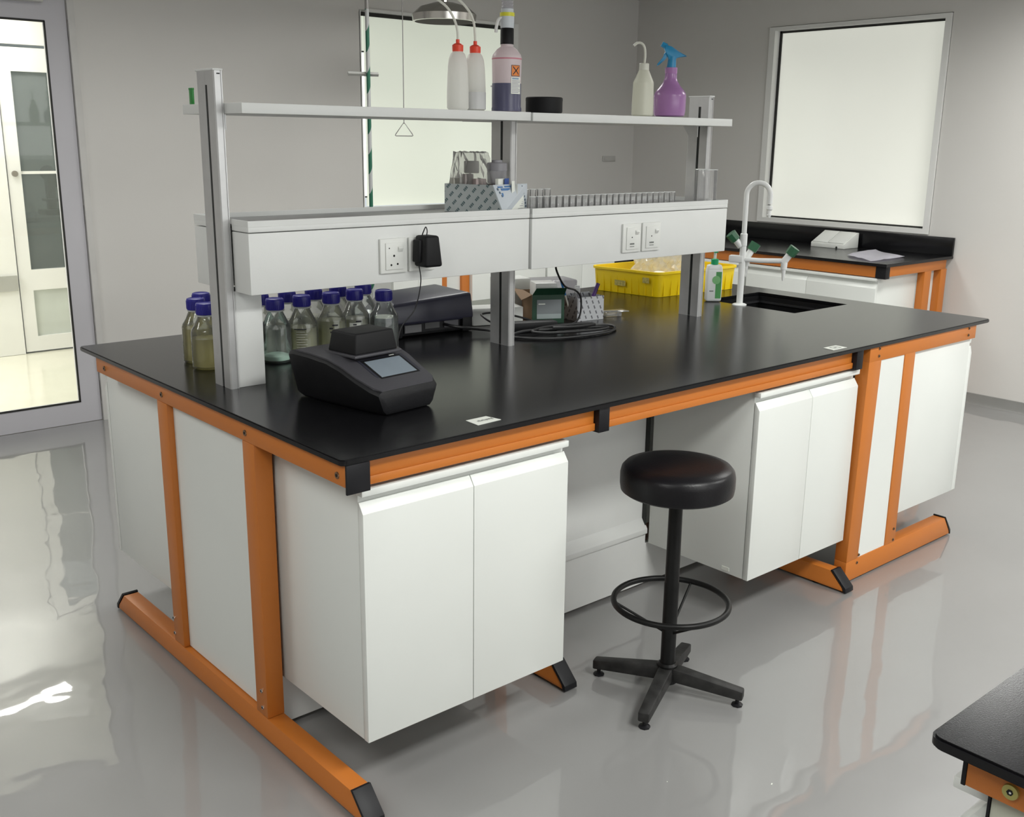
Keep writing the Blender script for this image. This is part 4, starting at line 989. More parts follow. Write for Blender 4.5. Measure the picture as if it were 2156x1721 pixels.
# ------------------------------------------------------------ stickers on the worktop
for (P, lab, cat) in ((((.4145, .092), (.411, .040), (.489, .045), (.480, .093)), 'small white rounded sticker with grey lettering near the left of the front worktop edge', 'sticker'),
                      (((1.946, .072), (1.938, .028), (2.018, .026), (2.020, .071)), 'small white square sticker near the right of the front worktop edge', 'sticker')):
    z0, z1 = ZT + .0002, ZT + .0010
    o = mk('worktop_sticker', B().prism([P[0], P[1], P[2], P[3]], 'z', z0, z1), LABELW, loc=(P[0][0], P[0][1], ZT))
    tag(o, lab, cat)
    k = B(); a, b_, c, d = [Vector(p) for p in P]
    def L_(s, q): return a.lerp(d, s).lerp(b_.lerp(c, s), q)
    if P[0][0] < 1:
        s = .25; rnd = random.Random(5)
        while s < .93:
            w_ = rnd.uniform(.015, .03)
            q0 = rnd.choice((.40, .45)); q1 = rnd.choice((.62, .66))
            pts = [L_(s, q0), L_(s + w_, q0), L_(s + w_, q1), L_(s, q1)]
            k.prism([(p.x, p.y) for p in pts], 'z', z1, z1 + .0002); 
            if rnd.random() < .6:
                pts = [L_(s, q0), L_(s + w_ * 2, q0), L_(s + w_ * 2, q0 + .06), L_(s, q0 + .06)]; k.prism([(p.x, p.y) for p in pts], 'z', z1, z1 + .00025)
            s += w_ + rnd.uniform(.022, .035)
    else:
        for (s0, s1, q0, q1) in ((.25, .8, .22, .28), (.25, .8, .72, .78), (.25, .3, .28, .72), (.75, .8, .28, .72), (.42, .62, .42, .58)):
            pts = [L_(s0, q0), L_(s1, q0), L_(s1, q1), L_(s0, q1)]; k.prism([(p.x, p.y) for p in pts], 'z', z1, z1 + .0002)
    mk('printed_mark', k, INK, o)

# ------------------------------------------------------------ things on the upper shelf
ZU = ZS1 + .0003
def wash(x, y, level, lab, lean):
    t = thing('wash_bottle', lab, 'bottle', (x, y, ZU), 'white wash bottles with red caps')
    prof = [(0, .001), (.028, .001), (.0325, .006), (.0325, .05), (.031, .09), (.029, .125), (.0265, .145), (.021, .160), (.0155, .165), (.0150, .168), (0, .168)]
    mk('body', B().lathe(prof, (x, y, ZU), 32), MILK, t)
    cp = mk('cap', B().lathe([(0, .166), (.0160, .166), (.0165, .170), (.0165, .184), (.011, .188), (.0055, .190), (.0055, .200), (0, .200)], (x, y, ZU), 24), REDC, t)
    d = Vector((-.76, .65, 0))
    P = [Vector((x, y, ZU + .198))] + [Vector((x, y, ZU + z)) + d * h for z, h in lean]
    mk('spout_tube', B().tube(smooth([tuple(p) for p in P], 8), .0036, 10), TUBEP, t)
    return t
wash(.867, .700, .5, 'left white wash bottle with red cap and bent spout on the upper shelf', [(.225, .001), (.255, .010), (.285, .028), (.305, .052), (.322, .080), (.336, .115), (.345, .15)])
wash(.937, .705, .3, 'right white wash bottle with red cap, half full, on the upper shelf', [(.220, .001), (.250, .004), (.280, .016), (.306, .038), (.328, .066), (.344, .100), (.352, .135)])
mk('liquid_band', B().lathe([(.0329, .004), (.0329, .052), (.0322, .054)], (.937, .705, ZU), 32), mat('grey_liquid_seen_through_plastic', (.55, .55, .55), .4), [o for o in bpy.data.objects if o.name.startswith('wash_bottle')][-1])

t = thing('dispenser_bottle', 'large pale pink bottle of violet liquid with orange hazard label and pump', 'bottle', (1.058, .705, ZU))
bx, by = 1.058, .7
mk('body', B().lathe([(0, .001), (.0455, .001), (.0455, .010), (.0435, .014), (.0445, .090), (.0455, .150), (.0455, .160), (.043, .168), (.030, .184), (.0195, .191), (.0195, .20), (0, .20)], (bx, by, ZU), 40), PINKP, t)
mk('liquid', B().lathe([(.0463, .001), (.0463, .010), (.0443, .0145), (.0450, .083), (.0440, .084)], (bx, by, ZU), 40), PURPLELIQ, t)
mk('pink_band', B().lathe([(.0459, .1535), (.0461, .1545), (.0461, .1565), (.0459, .1575)], (bx, by, ZU), 40), mat('pink_line', (.6, .22, .28), .4), t)
mk('black_collar', B().lathe([(0, .198), (.0205, .198), (.0205, .243), (.0185, .246), (0, .246)], (bx, by, ZU), 28), BLK, t)
mk('pump_body', B().lathe([(0, .245), (.020, .245), (.0212, .252), (.0212, .278), (.019, .281), (.019, .300), (0, .300)], (bx, by, ZU), 28), PGREY, t)
mk('delivery_tube', B().tube(smooth([(bx, by - .01, ZU + .272), (bx - .012, by - .002, ZU + .276), (bx - .024, by + .010, ZU + .270), (bx - .029, by + .016, ZU + .250), (bx - .030, by + .017, ZU + .232)], 6), .005, 10), mat('white_tube', (.8, .8, .78), .3), t)
mk('yellow_ring', B().lathe([(0, .2785), (.0225, .2785), (.0225, .289), (0, .289)], (bx, by, ZU), 28), YRING, t)
prof = [(0, .289), (.018, .289)]
z = .300
while z < .62: prof += [(.0165, z), (.0185, z + .004), (.0165, z + .008)]; z += .009
prof += [(.018, z), (0, z)]
mk('graduated_cylinder', B().lathe(prof, (bx, by, ZU), 24), HAZP, t)
# label patch curved on the front right of the bottle
def patch(cx, cy, R, aa, ab, z0, z1, k=8, th=.0004):
    b = B(); lo = []; hi = []
    for i in range(k + 1):
        a = aa + (ab - aa) * i / k; lo.append(b.bm.verts.new((cx + R * math.cos(a), cy + R * math.sin(a), z0))); hi.append(b.bm.verts.new((cx + R * math.cos(a), cy + R * math.sin(a), z1)))
    for i in range(k): b.bm.faces.new([lo[i], lo[i + 1], hi[i + 1], hi[i]])
    return b
ac = math.radians(229)
mk('hazard_label', patch(bx, by, .0461, ac + .32, ac + 1.02, ZU + .104, ZU + .136), LABORANGE, t)
k = B()
RR = .0464
for (z0, z1) in ((.1035, .1050), (.1345, .136)):
    q = patch(bx, by, RR, ac + .32, ac + 1.02, ZU + z0, ZU + z1); me = bpy.data.meshes.new('q'); q.bm.to_mesh(me); k.bm.from_mesh(me)
for (a0, a1) in ((.32, .35), (.99, 1.02)):
    q = patch(bx, by, RR, ac + a0, ac + a1, ZU + .1035, ZU + .136, 1); me = bpy.data.meshes.new('q'); q.bm.to_mesh(me); k.bm.from_mesh(me)
def strip(aA, zA, aB, zB, wd_):
    bb = B(); n = 8; L1 = []; L2 = []
    for i in range(n + 1):
        f = i / n; a = aA + (aB - aA) * f; z = zA + (zB - zA) * f
        L1.append(bb.bm.verts.new((bx + RR * math.cos(a), by + RR * math.sin(a), ZU + z - wd_))); L2.append(bb.bm.verts.new((bx + RR * math.cos(a), by + RR * math.sin(a), ZU + z + wd_)))
    for i in range(n): bb.bm.faces.new([L1[i], L1[i + 1], L2[i + 1], L2[i]])
    return bb
for q in (strip(ac + .44, .109, ac + .90, .131, .0022), strip(ac + .44, .131, ac + .90, .109, .0022)):
    me = bpy.data.meshes.new('q'); q.bm.to_mesh(me); k.bm.from_mesh(me)
mk('hazard_cross', k, PRINTD, t)
tl = mk('text_label', patch(bx, by, .0462, ac + .30, ac + 1.12, ZU + .052, ZU + .101), LABELW, t)
k = B()
for i in range(9):
    q = patch(bx, by, .0464, ac + .36, ac + (1.05 if i % 3 else .9), ZU + .056 + i * .0042, ZU + .0575 + i * .0042, 6); me = bpy.data.meshes.new('q'); q.bm.to_mesh(me); k.bm.from_mesh(me)
mk('printed_lines', k, mat('faint_lilac_print', (.30, .28, .36), .6), tl)
mk('printed_heading', patch(bx, by, .0464, ac + .38, ac + .92, ZU + .0945, ZU + .0985), mat('pale_blue_print', (.25, .36, .52), .6), tl)

tag(mk('black_jar', B().lathe([(0, .001), (.058, .001), (.0595, .006), (.0595, .036), (.0600, .038), (.0600, .046), (.057, .049), (0, .049)], (1.235, .720, ZU), 40), BLK, loc=(1.235, .72, ZU)), 'squat black round jar behind the joint of the upper shelf', 'jar')

t = thing('wash_bottle', 'all-white wash bottle with bent spout left of the mauve spray bottle', 'bottle', (1.68, .70, ZU))
x, y = 1.682, .700
mk('body', B().lathe([(0, .001), (.034, .001), (.0375, .005), (.0375, .04), (.0355, .108), (.035, .114), (.0185, .150), (.0165, .154), (0, .154)], (x, y, ZU), 36), MILKY2, t)
mk('cap', B().lathe([(0, .152), (.0165, .152), (.0170, .154), (.0165, .174), (.014, .176), (0, .176)], (x, y, ZU), 24), mat('cream_cap', (.68, .68, .60), .4), t)
d = Vector((-.76, .65, 0))
mk('spout_tube', B().tube(smooth([tuple(Vector((x, y, ZU + z)) + d * h) for z, h in ((.174, 0), (.20, -.002), (.222, .0), (.236, .006), (.243, .018), (.240, .030), (.233, .038))], 6), .0042, 10), MATS['cream_cap'], t)

t = thing('spray_bottle', 'mauve spray bottle with a blue trigger head near the right post', 'spray bottle', (1.816, .70, ZU))
x, y = 1.818, .695
mk('body', B().lathe([(0, .002), (.048, .002), (.054, .006), (.055, .014), (.0565, .018), (.0570, .070), (.0555, .080), (.048, .092), (.036, .105), (.026, .120), (.0215, .132), (.0205, .150), (0, .15)], (x, y, ZU), 40), PURPLE, t)
mk('collar', B().lathe([(0, .148), (.0205, .148), (.0215, .151), (.0215, .168), (0, .168)], (x, y, ZU), 28), mat('mauve_collar', (.40, .19, .43), .35), t)
n0 = Vector((-.76, .65, 0)).normalized()  # towards the left of the picture
def SP(h, z): p = Vector((x, y, ZU + z)) + n0 * h; return p
hd = B(); wv = Vector((n0.y, -n0.x, 0)) * .011
def extr(poly, hw):
    b = B(); wv = Vector((n0.y, -n0.x, 0)) * hw
    v0 = [b.bm.verts.new(SP(h, z) - wv) for h, z in poly]; v1 = [b.bm.verts.new(SP(h, z) + wv) for h, z in poly]
    b.bm.faces.new(v0); b.bm.faces.new(list(reversed(v1))); n = len(poly)
    for i in range(n): b.bm.faces.new([v0[i], v0[(i + 1) % n], v1[(i + 1) % n], v1[i]])
    b._bev(v0 + v1, .0025, 2)
    return b
mk('neck', B().cyl(SP(0, .167), SP(-.002, .205), .0165, .0135, 20), SPRAYB, t)
mk('head', extr([(.012, .195), (.024, .222), (.030, .236), (.022, .244), (.002, .238), (-.022, .222), (-.050, .208), (-.052, .205), (-.020, .204), (-.014, .196)], .011), SPRAYB, t)
mk('nozzle', B().cyl(SP(.020, .238), SP(.037, .247), .0105, .009, 8), SPRAYB, t)
mk('trigger', extr([(.020, .222), (.028, .215), (.030, .200), (.048, .178), (.055, .172), (.044, .176), (.024, .194), (.012, .210)], .006), SPRAYB, t)

tag(mk('green_stick', B().box(.149, .155, .955, .975, ZU, ZU + .040, .001).box(.1485, .1555, .954, .976, ZU + .038, ZU + .0435, .001), GREENP, loc=(.152, .965, ZU)), 'small upright green plastic strip on the far left end of the upper shelf', 'strip')

# ------------------------------------------------------------ things on the channel tray
ZC = 1.3478
t = thing('printed_carton', 'open white carton with blue-grey diagonal print on the power channel', 'box', (1.04, .77, ZC))
PR1 = printed('diagonal_blue_print', (.46, .50, .50), (.09, .14, .15), (-.37, .93), math.radians(-46), .0255, .030, thick=.33)
fb, lb, rb_ = Vector((1.016, .662)), Vector((.937, .857)), Vector((1.165, .720))
ft = fb + Vector((-.018, .030)); r2_ = fb + (rb_ - fb).normalized() * .096; bb_ = lb + (r2_ - fb); HT = ZC + .087
def q4(p0, p1, z0, p2, p3, z1, th=.0015):
    p = [Vector((*a, z)) for a, z in ((p0, z0), (p1, z0), (p3, z1), (p2, z1))]
    n = (p[1] - p[0]).cross(p[3] - p[0]).normalized() * th
    return B().hexa([p[0], p[1], p[1] + n, p[0] + n, p[3], p[2], p[2] + n, p[3] + n])
mk('left_side', q4(lb, fb, ZC, lb, ft, HT), PR1, t)
mk('right_side', q4(fb, rb_, ZC, ft, rb_, HT), mat('pale_blue_grey_card', (.50, .54, .58), .6), t)
mk('back_side', q4(bb_, lb, ZC, bb_, lb, HT), CARDW, t); mk('far_side', q4(r2_, bb_, ZC, r2_, bb_, HT), CARDW, t)
mk('bottom', B().prism([tuple(fb), tuple(r2_), tuple(bb_), tuple(lb)], 'z', ZC, ZC + .002), CARDW, t)
nr = Vector(((rb_ - fb).y, -(rb_ - fb).x)).normalized(); ur = (rb_ - fb).normalized()
def RS(u0, u1, z0, z1, o=.0026):
    ln = (rb_ - fb).length
    def P(s, z, oo):
        f = (z - ZC) / (HT - ZC); base = fb.lerp(ft, f); q = base + (rb_ - base) * (s / ln) + nr * oo; return (q.x, q.y, z)
    return B().hexa([P(u0, z0, o), P(u1, z0, o), P(u1, z0, -.0002), P(u0, z0, -.0002), P(u0, z1, o), P(u1, z1, o), P(u1, z1, -.0002), P(u0, z1, -.0002)])
lb_ = mk('white_label', RS(.058, .140, ZC + .010, ZC + .062), LABELW, t)
k = B()
for i in range(6):
    q = RS(.064, .132, ZC + .018 + i * .006, ZC + .0200 + i * .006, .0032); me = bpy.data.meshes.new('q'); q.bm.to_mesh(me); k.bm.from_mesh(me)
mk('printed_lines', k, mat('faint_print', (.35, .34, .38), .6), lb_)
k = B()
for a in ((.030, .072, ZC + .069, ZC + .076), (.018, .040, ZC + .078, ZC + .082), (.050, .080, ZC + .079, ZC + .083), (.026, .034, ZC + .050, ZC + .062)):
    q = RS(*a); me = bpy.data.meshes.new('q'); q.bm.to_mesh(me); k.bm.from_mesh(me)
mk('blue_print', k, mat('mid_blue_print', (.06, .17, .38), .5), t)
k = B()
for i in range(7):
    f = i / 6; q = RS(.012 + .030 * f, .017 + .030 * f, ZC + .070 - .062 * f, ZC + .077 - .062 * f); me = bpy.data.meshes.new('q'); q.bm.to_mesh(me); k.bm.from_mesh(me)
    q = RS(.132 + .020 * f, .136 + .020 * f, ZC + .075 - .062 * f, ZC + .082 - .062 * f); me = bpy.data.meshes.new('q'); q.bm.to_mesh(me); k.bm.from_mesh(me)
mk('dark_print', k, mat('dark_blue_grey_print', (.06, .10, .14), .5), t)
# contents
crumple((1.002, .805), (.078, .150), .37, ZC + .004, ZC + .185, CLEARP, 9, .0035, 'plastic_pouch', 'hazy clear plastic pouch sticking out of the left of the printed carton', 'bag', n=8)
BR = [mat('brown_grey_vial_box', (.27, .24, .23), .5), mat('beige_grey_box', (.40, .39, .34), .5), mat('rose_grey_box', (.36, .29, .28), .5), mat('dark_brown_box', (.16, .13, .12), .5)]
for i, (cx, cy, a, b_, z0, z1, mi, lab) in enumerate(((.985, .80, .030, .025, .003, .118, 0, 'grey-brown small box upright in the printed carton'), (.967, .842, .022, .02, .003, .105, 1, 'beige small box at the left rear of the printed carton'),
        (1.000, .760, .040, .022, .003, .104, 2, 'rose-grey small box at the left front of the printed carton'), (1.050, .745, .036, .022, .003, .0875, 3, 'dark brown small box in the middle of the printed carton'))):
    tag(mk('small_box', B().obox((cx, cy), (a, b_), -.3 + i * .1, ZC + z0, ZC + z1, .002), BR[mi], loc=(cx, cy, ZC + z0)), lab, 'box')
tag(mk('grey_block', B().obox((1.000, .800), (.045, .030), -.5, ZC + .120, ZC + .158, .003), mat('mid_grey_block', (.30, .29, .28), .5), loc=(1.0, .8, ZC + .12)), 'grey block lying on top of the small boxes inside the pouch', 'box')
t = thing('frosted_jar', 'frosted round plastic jar with a stepped lid on top of the printed carton contents', 'jar', (1.074, .762, ZC + .088))
mk('body', B().lathe([(0, .089), (.029, .089), (.031, .092), (.031, .128), (0, .128)], (1.074, .762, ZC), 32), HAZP, t)
mk('lid', B().lathe([(0, .1283), (.0325, .1283), (.0325, .150), (.030, .153), (.018, .154), (.017, .161), (0, .162)], (1.074, .762, ZC), 32), frosted('lilac_grey_plastic', (.42, .41, .44), .4), t)
t = thing('slide_packet', 'small white packet with a navy blue stripe at the front of the printed carton', 'packet', (1.06, .73, ZC))
mk('packet', B().obox((1.062, .722), (.070, .012), .36, ZC + .003, ZC + .105, .001), LABELW, t)
mk('navy_stripe', B().obox((1.072, .7195), (.027, .0014), .36, ZC + .084, ZC + .1055), BLUEPR, t).location = (.0016, -.0062, 0)
tag(mk('paper_slip', B().hexa([(1.085, .700, ZC + .03), (1.103, .706, ZC + .03), (1.103, .707, ZC + .03), (1.085, .701, ZC + .03), (1.075, .690, ZC + .098), (1.093, .696, ZC + .098), (1.093, .697, ZC + .098), (1.075, .691, ZC + .098)]), LABELW, loc=(1.09, .7, ZC + .03)), 'white paper slip standing up at the front right of the printed carton', 'paper')

# vials in rows
ORD = ['first', 'second', 'third', 'fourth', 'fifth', 'sixth', 'seventh', 'eighth', 'ninth', 'tenth', 'eleventh', 'twelfth']
vt = thing('glass_vial', 'small clear glass vial, first from the left end of the long row', 'vial', (1.165, .690, ZC), 'row of small clear glass vials on the power channel')
def vial_parts(t, x, y, h):
    mk('glass_tube', B().lathe([(0, .0015), (.0095, .0005), (.0108, .003), (.0108, h - .003), (.0114, h - .002), (.0114, h), (.0095, h), (.0095, .004), (0, .004)], (x, y, ZC), 20), GLASS2, t)
    mk('rim', B().torus((x, y, ZC + h), .0105, .0011, 20, 6), mat('bright_glass_edge', (.75, .77, .76), .1), t)
vial_parts(vt, 1.165, .690, .047)
for i in range(1, 24):
    dup(vt, (1.165 + i * .0298, .690, ZC), 'small clear glass vial, %s from the %s end of the long row' % ((ORD[i], 'left') if i < 12 else (ORD[23 - i], 'right')))
v2 = thing('glass_vial', 'taller clear glass vial, leftmost of the short rear row behind the printed carton', 'vial', (1.200, .765, ZC), 'short rear row of taller clear vials')
vial_parts(v2, 1.200, .765, .066)
for i in range(1, 4): dup(v2, (1.200 + i * .033, .765, ZC), 'taller clear glass vial, %s of the short rear row' % ('second from the left', 'third from the left', 'rightmost')[i - 1])
t = thing('glass_cylinder', 'tall clear straight-sided glass beaker at the right end of the power channel', 'beaker', (2.045, .695, ZC))
mk('glass_wall', B().lathe([(0, .0015), (.040, .0005), (.0425, .004), (.0425, .122), (.0435, .124), (.0415, .124), (.0405, .006), (0, .005)], (2.045, .695, ZC), 36), GLASS2, t)
mk('rim', B().torus((2.045, .695, ZC + .124), .0425, .0014, 36, 6), MATS['bright_glass_edge'], t)

# ------------------------------------------------------------ stool
sx, sy = 1.045, -.067
t = thing('lab_stool', 'round black vinyl stool with a foot ring and four-arm base', 'stool', (sx, sy, 0))
mk('seat', B().lathe([(0, .622), (.150, .622), (.158, .628), (.1605, .645), (.1605, .672), (.157, .688), (.148, .698), (.12, .705), (.06, .709), (0, .710)], (sx, sy, 0), 64), VINYL, t)
mk('column', B().lathe([(0, .03), (.0215, .03), (.0215, .345), (.0205, .348), (.0195, .62), (0, .62)], (sx, sy, 0), 28), STOOLM, t)
mk('column_tag', patch(sx, sy, .0200, math.radians(225), math.radians(250), .594, .605), LABELW, t)
mk('foot_ring', B().torus((sx, sy, .285), .165, .0085, 64, 12), STOOLM, t)
for k in range(3):
    a = math.radians(19 + 120 * k)
    mk('ring_strut', B().cyl((sx + .018 * math.cos(a), sy + .018 * math.sin(a), .192), (sx + .163 * math.cos(a), sy + .163 * math.sin(a), .282), .0038), STOOLM, t)
mk('hub', B().lathe([(0, .032), (.030, .032), (.030, .088), (.0235, .094), (0, .094)], (sx, sy, 0), 28), STOOLM, t)
for (ex, ey) in ((.831, -.168), (1.145, -.269), (.952, .141), (1.245, .026)):
    d = Vector((ex - sx, ey - sy)); L_n = d.length - .012; d.normalize(); n = Vector((-d.y, d.x))
    P = []
    for s_, hw, z0, z1 in ((.018, .021, .040, .084), (L_n + .012, .0165, .022, .052)):
        c = Vector((sx, sy)) + d * s_
        for zz in (z0, z1):
            P.append((c - n * hw, zz)); P.append((c + n * hw, zz))
    V = [(p.x, p.y, z) for p, z in P]
    lg = mk('base_arm', B().hexa([V[0], V[4], V[5], V[1], V[2], V[6], V[7], V[3]], .005, 2), SCUFF, t)
    c = Vector((sx, sy)) + d * (L_n - .004)
    mk('glide', B().lathe([(0, .0), (.0165, .0), (.0165, .005), (.006, .009), (.006, .024), (0, .024)], (c.x, c.y, 0), 8), BLACKP, lg)

# ------------------------------------------------------------ bench along the right wall
wt2 = slab('worktop', [(4.42, 1.255), (XR - .002, 1.255), (XR - .002, YB - .002), (2.35, YB - .002), (2.35, 3.22), (4.42, 3.22)], ZT - .018, ZT, .002, COUNTER, loc=(4.8, 3.0, ZT - .018))
tag(wt2, 'black L-shaped worktop along the right and back walls', 'worktop')
tag(mk('splashback', B().box(XR - .024, XR - .002, 1.255, YB - .002, ZT + .0003, 1.012, .002).box(2.35, XR - .024, YB - .024, YB - .002, ZT + .0003, 1.012, .002), COUNTER, loc=(XR - .01, 1.3, ZT)), 'black upstand behind the wall worktop below the right window', 'splashback')
t = thing('wall_bench_frame', 'orange steel frame under the wall worktop', 'bench frame', (4.8, 1.3, 0))
zr0, zr1 = ZT - .018 - .066, ZT - .018
mk('front_rail', B().box(4.446, 4.476, 1.335, 3.24, zr0, zr1, .001), ORANGE, t)
mk('end_rail', B().box(4.492, 5.16, 1.272, 1.31, zr0 + .006, zr1, .001), ORANGE, t)
mk('corner_cap', B().box(4.444, 4.491, 1.270, 1.334, zr0 - .006, zr1, .0015), BLACKP, t)
for xa, xb in ((4.905, 4.985), (5.105, 5.175)): mk('post', B().box(xa, xb, 1.272, 1.318, .075, zr0 + .006, .001), ORANGE, t)
mk('foot', B().box(4.50, 5.17, 1.272, 1.318, .008, .075, .002), ORANGE, t)
for xa in (4.55, 5.12): mk('levelling_pad', B().cyl((xa, 1.295, 0), (xa, 1.295, .009), .016), BLACKP, t)
mk('foot', B().box(4.60, 5.17, 2.9, 2.95, .008, .075, .002), ORANGE, t); mk('post', B().box(5.0, 5.06, 2.9, 2.95, .075, zr0, .001), ORANGE, t)
for xa in (4.65, 5.12): mk('levelling_pad', B().cyl((xa, 2.925, 0), (xa, 2.925, .009), .016), BLACKP, t)
t = thing('wall_bench_frame', 'orange steel posts of the back wall bench, glimpsed beneath the power channel', 'bench frame', (2.9, 3.3, 0))
mk('front_rail', B().box(2.40, 4.40, 3.25, 3.28, zr0, zr1, .001), ORANGE, t)
for xa, xb in ((2.722, 2.775), (2.893, 2.953)):
    mk('post', B().box(xa, xb, 3.25, 3.30, .075, zr0, .001), ORANGE, t)
    mk('foot', B().box(xa, xb, 3.25, 3.90, .008, .075, .001), ORANGE, t)
    for yy in (3.3, 3.85): mk('levelling_pad', B().cyl(((xa + xb) / 2, yy, 0), ((xa + xb) / 2, yy, .009), .016), BLACKP, t)
# cabinets of the right-wall bench (doors face -x)
def wall_cabinet(y0, y1, ym, lab):
    t = thing('base_cabinet', lab, 'cabinet', (4.8, (y0 + y1) / 2, .16)); z0, z1 = .16, .812
    mk('carcass', B().box(4.462, 5.10 if y0 > 1.5 else 4.90, y0, y1, z0, z1, .001), WHITE, t)
    for a, b in ((y0, ym - .0012), (ym + .0012, y1)):
        mk('door', B().prism([(4.440, z0), (4.4612, z0), (4.4612, z1 - .036), (4.457, z1 - .036), (4.440, z1 - .061)], 'y', a, b, .0008), WHITE, t)
    mk('pull_rail', B().box(4.434, 4.4612, y0, y1, z1 - .018, z1 - .001, .002), WHITE, t)
wall_cabinet(1.322, 2.24, 1.79, 'white two-door cabinet under the near end of the wall worktop by the right window')
wall_cabinet(2.26, 3.20, 2.75, 'white two-door cabinet under the wall worktop, behind the yellow tray')
tag(mk('end_panel', B().box(4.905, 5.175, 1.3185, 1.326, .12, zr0), WHITE, loc=(5.04, 1.32, .12)), 'white infill panel behind the two orange posts of the wall bench', 'panel')
for x0, x1, xm, lab in ((2.36, 2.718, 2.54, 'white cabinet of the back wall bench left of the orange posts'), (2.956, 3.58, 3.27, 'white cabinet of the back wall bench right of the orange posts'), (3.60, 4.24, 3.92, 'white cabinet of the back wall bench nearest the room corner')):
    front_cabinet(lab, x0, x1, xm, 3.225, .55, 1, z0=.16)
tag(mk('end_panel', B().box(2.7755, 2.8925, 3.27, 3.28, .08, zr0 - .001), WHITE, loc=(2.84, 3.27, .08)), 'narrow white panel between the orange posts below the power channel', 'panel')
tag(mk('corner_gap_shade', B().box(4.245, 4.455, 3.235, 3.30, .70, .815), BLACKP, loc=(4.35, 3.27, .70)), 'black strip standing in for the dark gap in the inner corner of the wall benches above the yellow tray', 'gap shade')  # no real part: black strip gives the open corner gap its darkness
# socket box on the wall bench
t = thing('socket_box', 'white sloping double socket box on the worktop below the right window', 'socket box', (5.08, 2.0, ZT))
P = [(4.985, ZT + .0004), (5.155, ZT + .0004), (5.155, ZT + .098), (5.135, ZT + .100), (4.985, ZT + .030)]
SWm = MATS['white_socket_plastic']
mk('housing', B().prism([(x, z) for x, z in P], 'y', 1.885, 2.135, .003), SWm, t)
sl = Vector((5.135 - 4.985, .070)); sl.normalize()
for ya, yb in ((1.893, 2.008), (2.012, 2.127)):
    nx, nz = -sl.y, sl.x
    p0 = Vector((4.990, ZT + .0325)); p1 = Vector((5.130, ZT + .0978))
    mk('socket_plate', B().prism([(p0.x, p0.y), (p1.x, p1.y), (p1.x + nx * .005, p1.y + nz * .005), (p0.x + nx * .005, p0.y + nz * .005)], 'y', ya, yb, .001), mat('socket_plate_white', (.70, .71, .69), .3), t)
mk('cable_entry', B().cyl((4.983, 1.94, ZT + .008), (4.99, 1.94, ZT + .008), .007), DARKSLOT, t)
# crumpled white paper on the wall bench
b = B(); nx_, ny_ = 10, 8; pts = [Vector((4.655, 1.655)), Vector((4.455, 1.385)), Vector((4.83, 1.385)), Vector((5.08, 1.72))]; rnd = random.Random(4); grid = []
for i in range(nx_ + 1):
    row = []
    for j in range(ny_ + 1):
        s, q = i / nx_, j / ny_; p = pts[0].lerp(pts[1], s).lerp(pts[3].lerp(pts[2], s), q)
        e1 = min(s, 1 - s, q, 1 - q)
        z = ZT + .004 + .016 * (.5 + .5 * math.sin(5 * s + 3 * q)) * min(1, e1 * 6 + .2) + rnd.uniform(0, .004)
        row.append(b.bm.verts.new((p.x + .02 * math.sin(7 * q), p.y + .02 * math.sin(6 * s), z)))
    grid.append(row)
for i in range(nx_):
    for j in range(ny_): b.bm.faces.new([grid[i][j], grid[i + 1][j], grid[i + 1][j + 1], grid[i][j + 1]])
ex = bmesh.ops.solidify(b.bm, geom=b.bm.faces[:], thickness=.0012)
tag(mk('paper_sheet', b, PAPER, loc=(4.7, 1.5, ZT)), 'rumpled lilac-white sheet lying on the near corner of the wall worktop', 'paper')

# ------------------------------------------------------------ near bench at the bottom right
wt3 = slab('worktop', rounded(-.033, 1.9, -2.15, -1.349, .018), ZT - .016, ZT, .003, COUNTER, loc=(.9, -1.7, ZT - .016))
tag(wt3, 'black worktop corner of the near bench at the bottom right', 'worktop')
t = thing('near_bench_frame', 'orange steel frame of the near bench at the bottom right', 'bench frame', (.9, -1.7, 0))
zt = ZT - .0165
mk('end_rail', B().box(.0, .05, -2.12, -1.3865, zt - .048, zt, .001), ORANGE, t)
mk('corner_cap', B().box(-.0005, .052, -1.3863, -1.381, zt - .049, zt, .0005), BLACKP, t)
mk('front_rail', B().box(.06, 1.86, -1.402, -1.380, zt - .062, zt, .001), ORANGE, t); mk('back_rail', B().box(.05, 1.86, -2.12, -2.09, zt - .062, zt, .001), ORANGE, t)
for x0 in (.0, 1.81):
    mk('post', B().box(x0, x0 + .05, -1.85, -1.79, .075, zt - .062, .002), ORANGE, t); mk('foot', B().prism([(-2.12, .008), (-1.40, .008), (-1.40, .02), (-1.45, .075), (-2.07, .075), (-2.12, .02)], 'x', x0, x0 + .05, .002), ORANGE, t)
    for yy in (-2.05, -1.47): mk('levelling_pad', B().cyl((x0 + .025, yy, 0), (x0 + .025, yy, .009), .016), BLACKP, t)
mk('end_rail', B().box(1.81, 1.86, -2.09, -1.402, zt - .062, zt, .002), ORANGE, t)
for y, z in ((-1.439, .855), (-1.439, .877)):
    bo = mk('washer', B().cyl((.001, y, z), (-.004, y, z), .0098, .0092, 28), BRASS, t)
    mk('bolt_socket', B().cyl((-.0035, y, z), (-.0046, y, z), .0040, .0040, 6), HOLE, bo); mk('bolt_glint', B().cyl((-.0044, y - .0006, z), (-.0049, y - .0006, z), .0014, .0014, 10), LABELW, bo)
t = thing('base_cabinet', 'white cabinet of the near bench at the bottom right', 'cabinet', (.36, -1.6, .17))
mk('carcass', B().box(.055, .66, -1.78, -1.408, .17, .834, .001), mat('cream_white_side', (.52, .54, .45), .4), t)
mk('side_panel', B().box(.018, .0545, -1.78, -1.412, .17, .834, .001), MATS['cream_white_side'], t)
mk('edge_strip', B().box(.016, .0545, -1.4115, -1.4085, .17, .834), BLACKP, t)
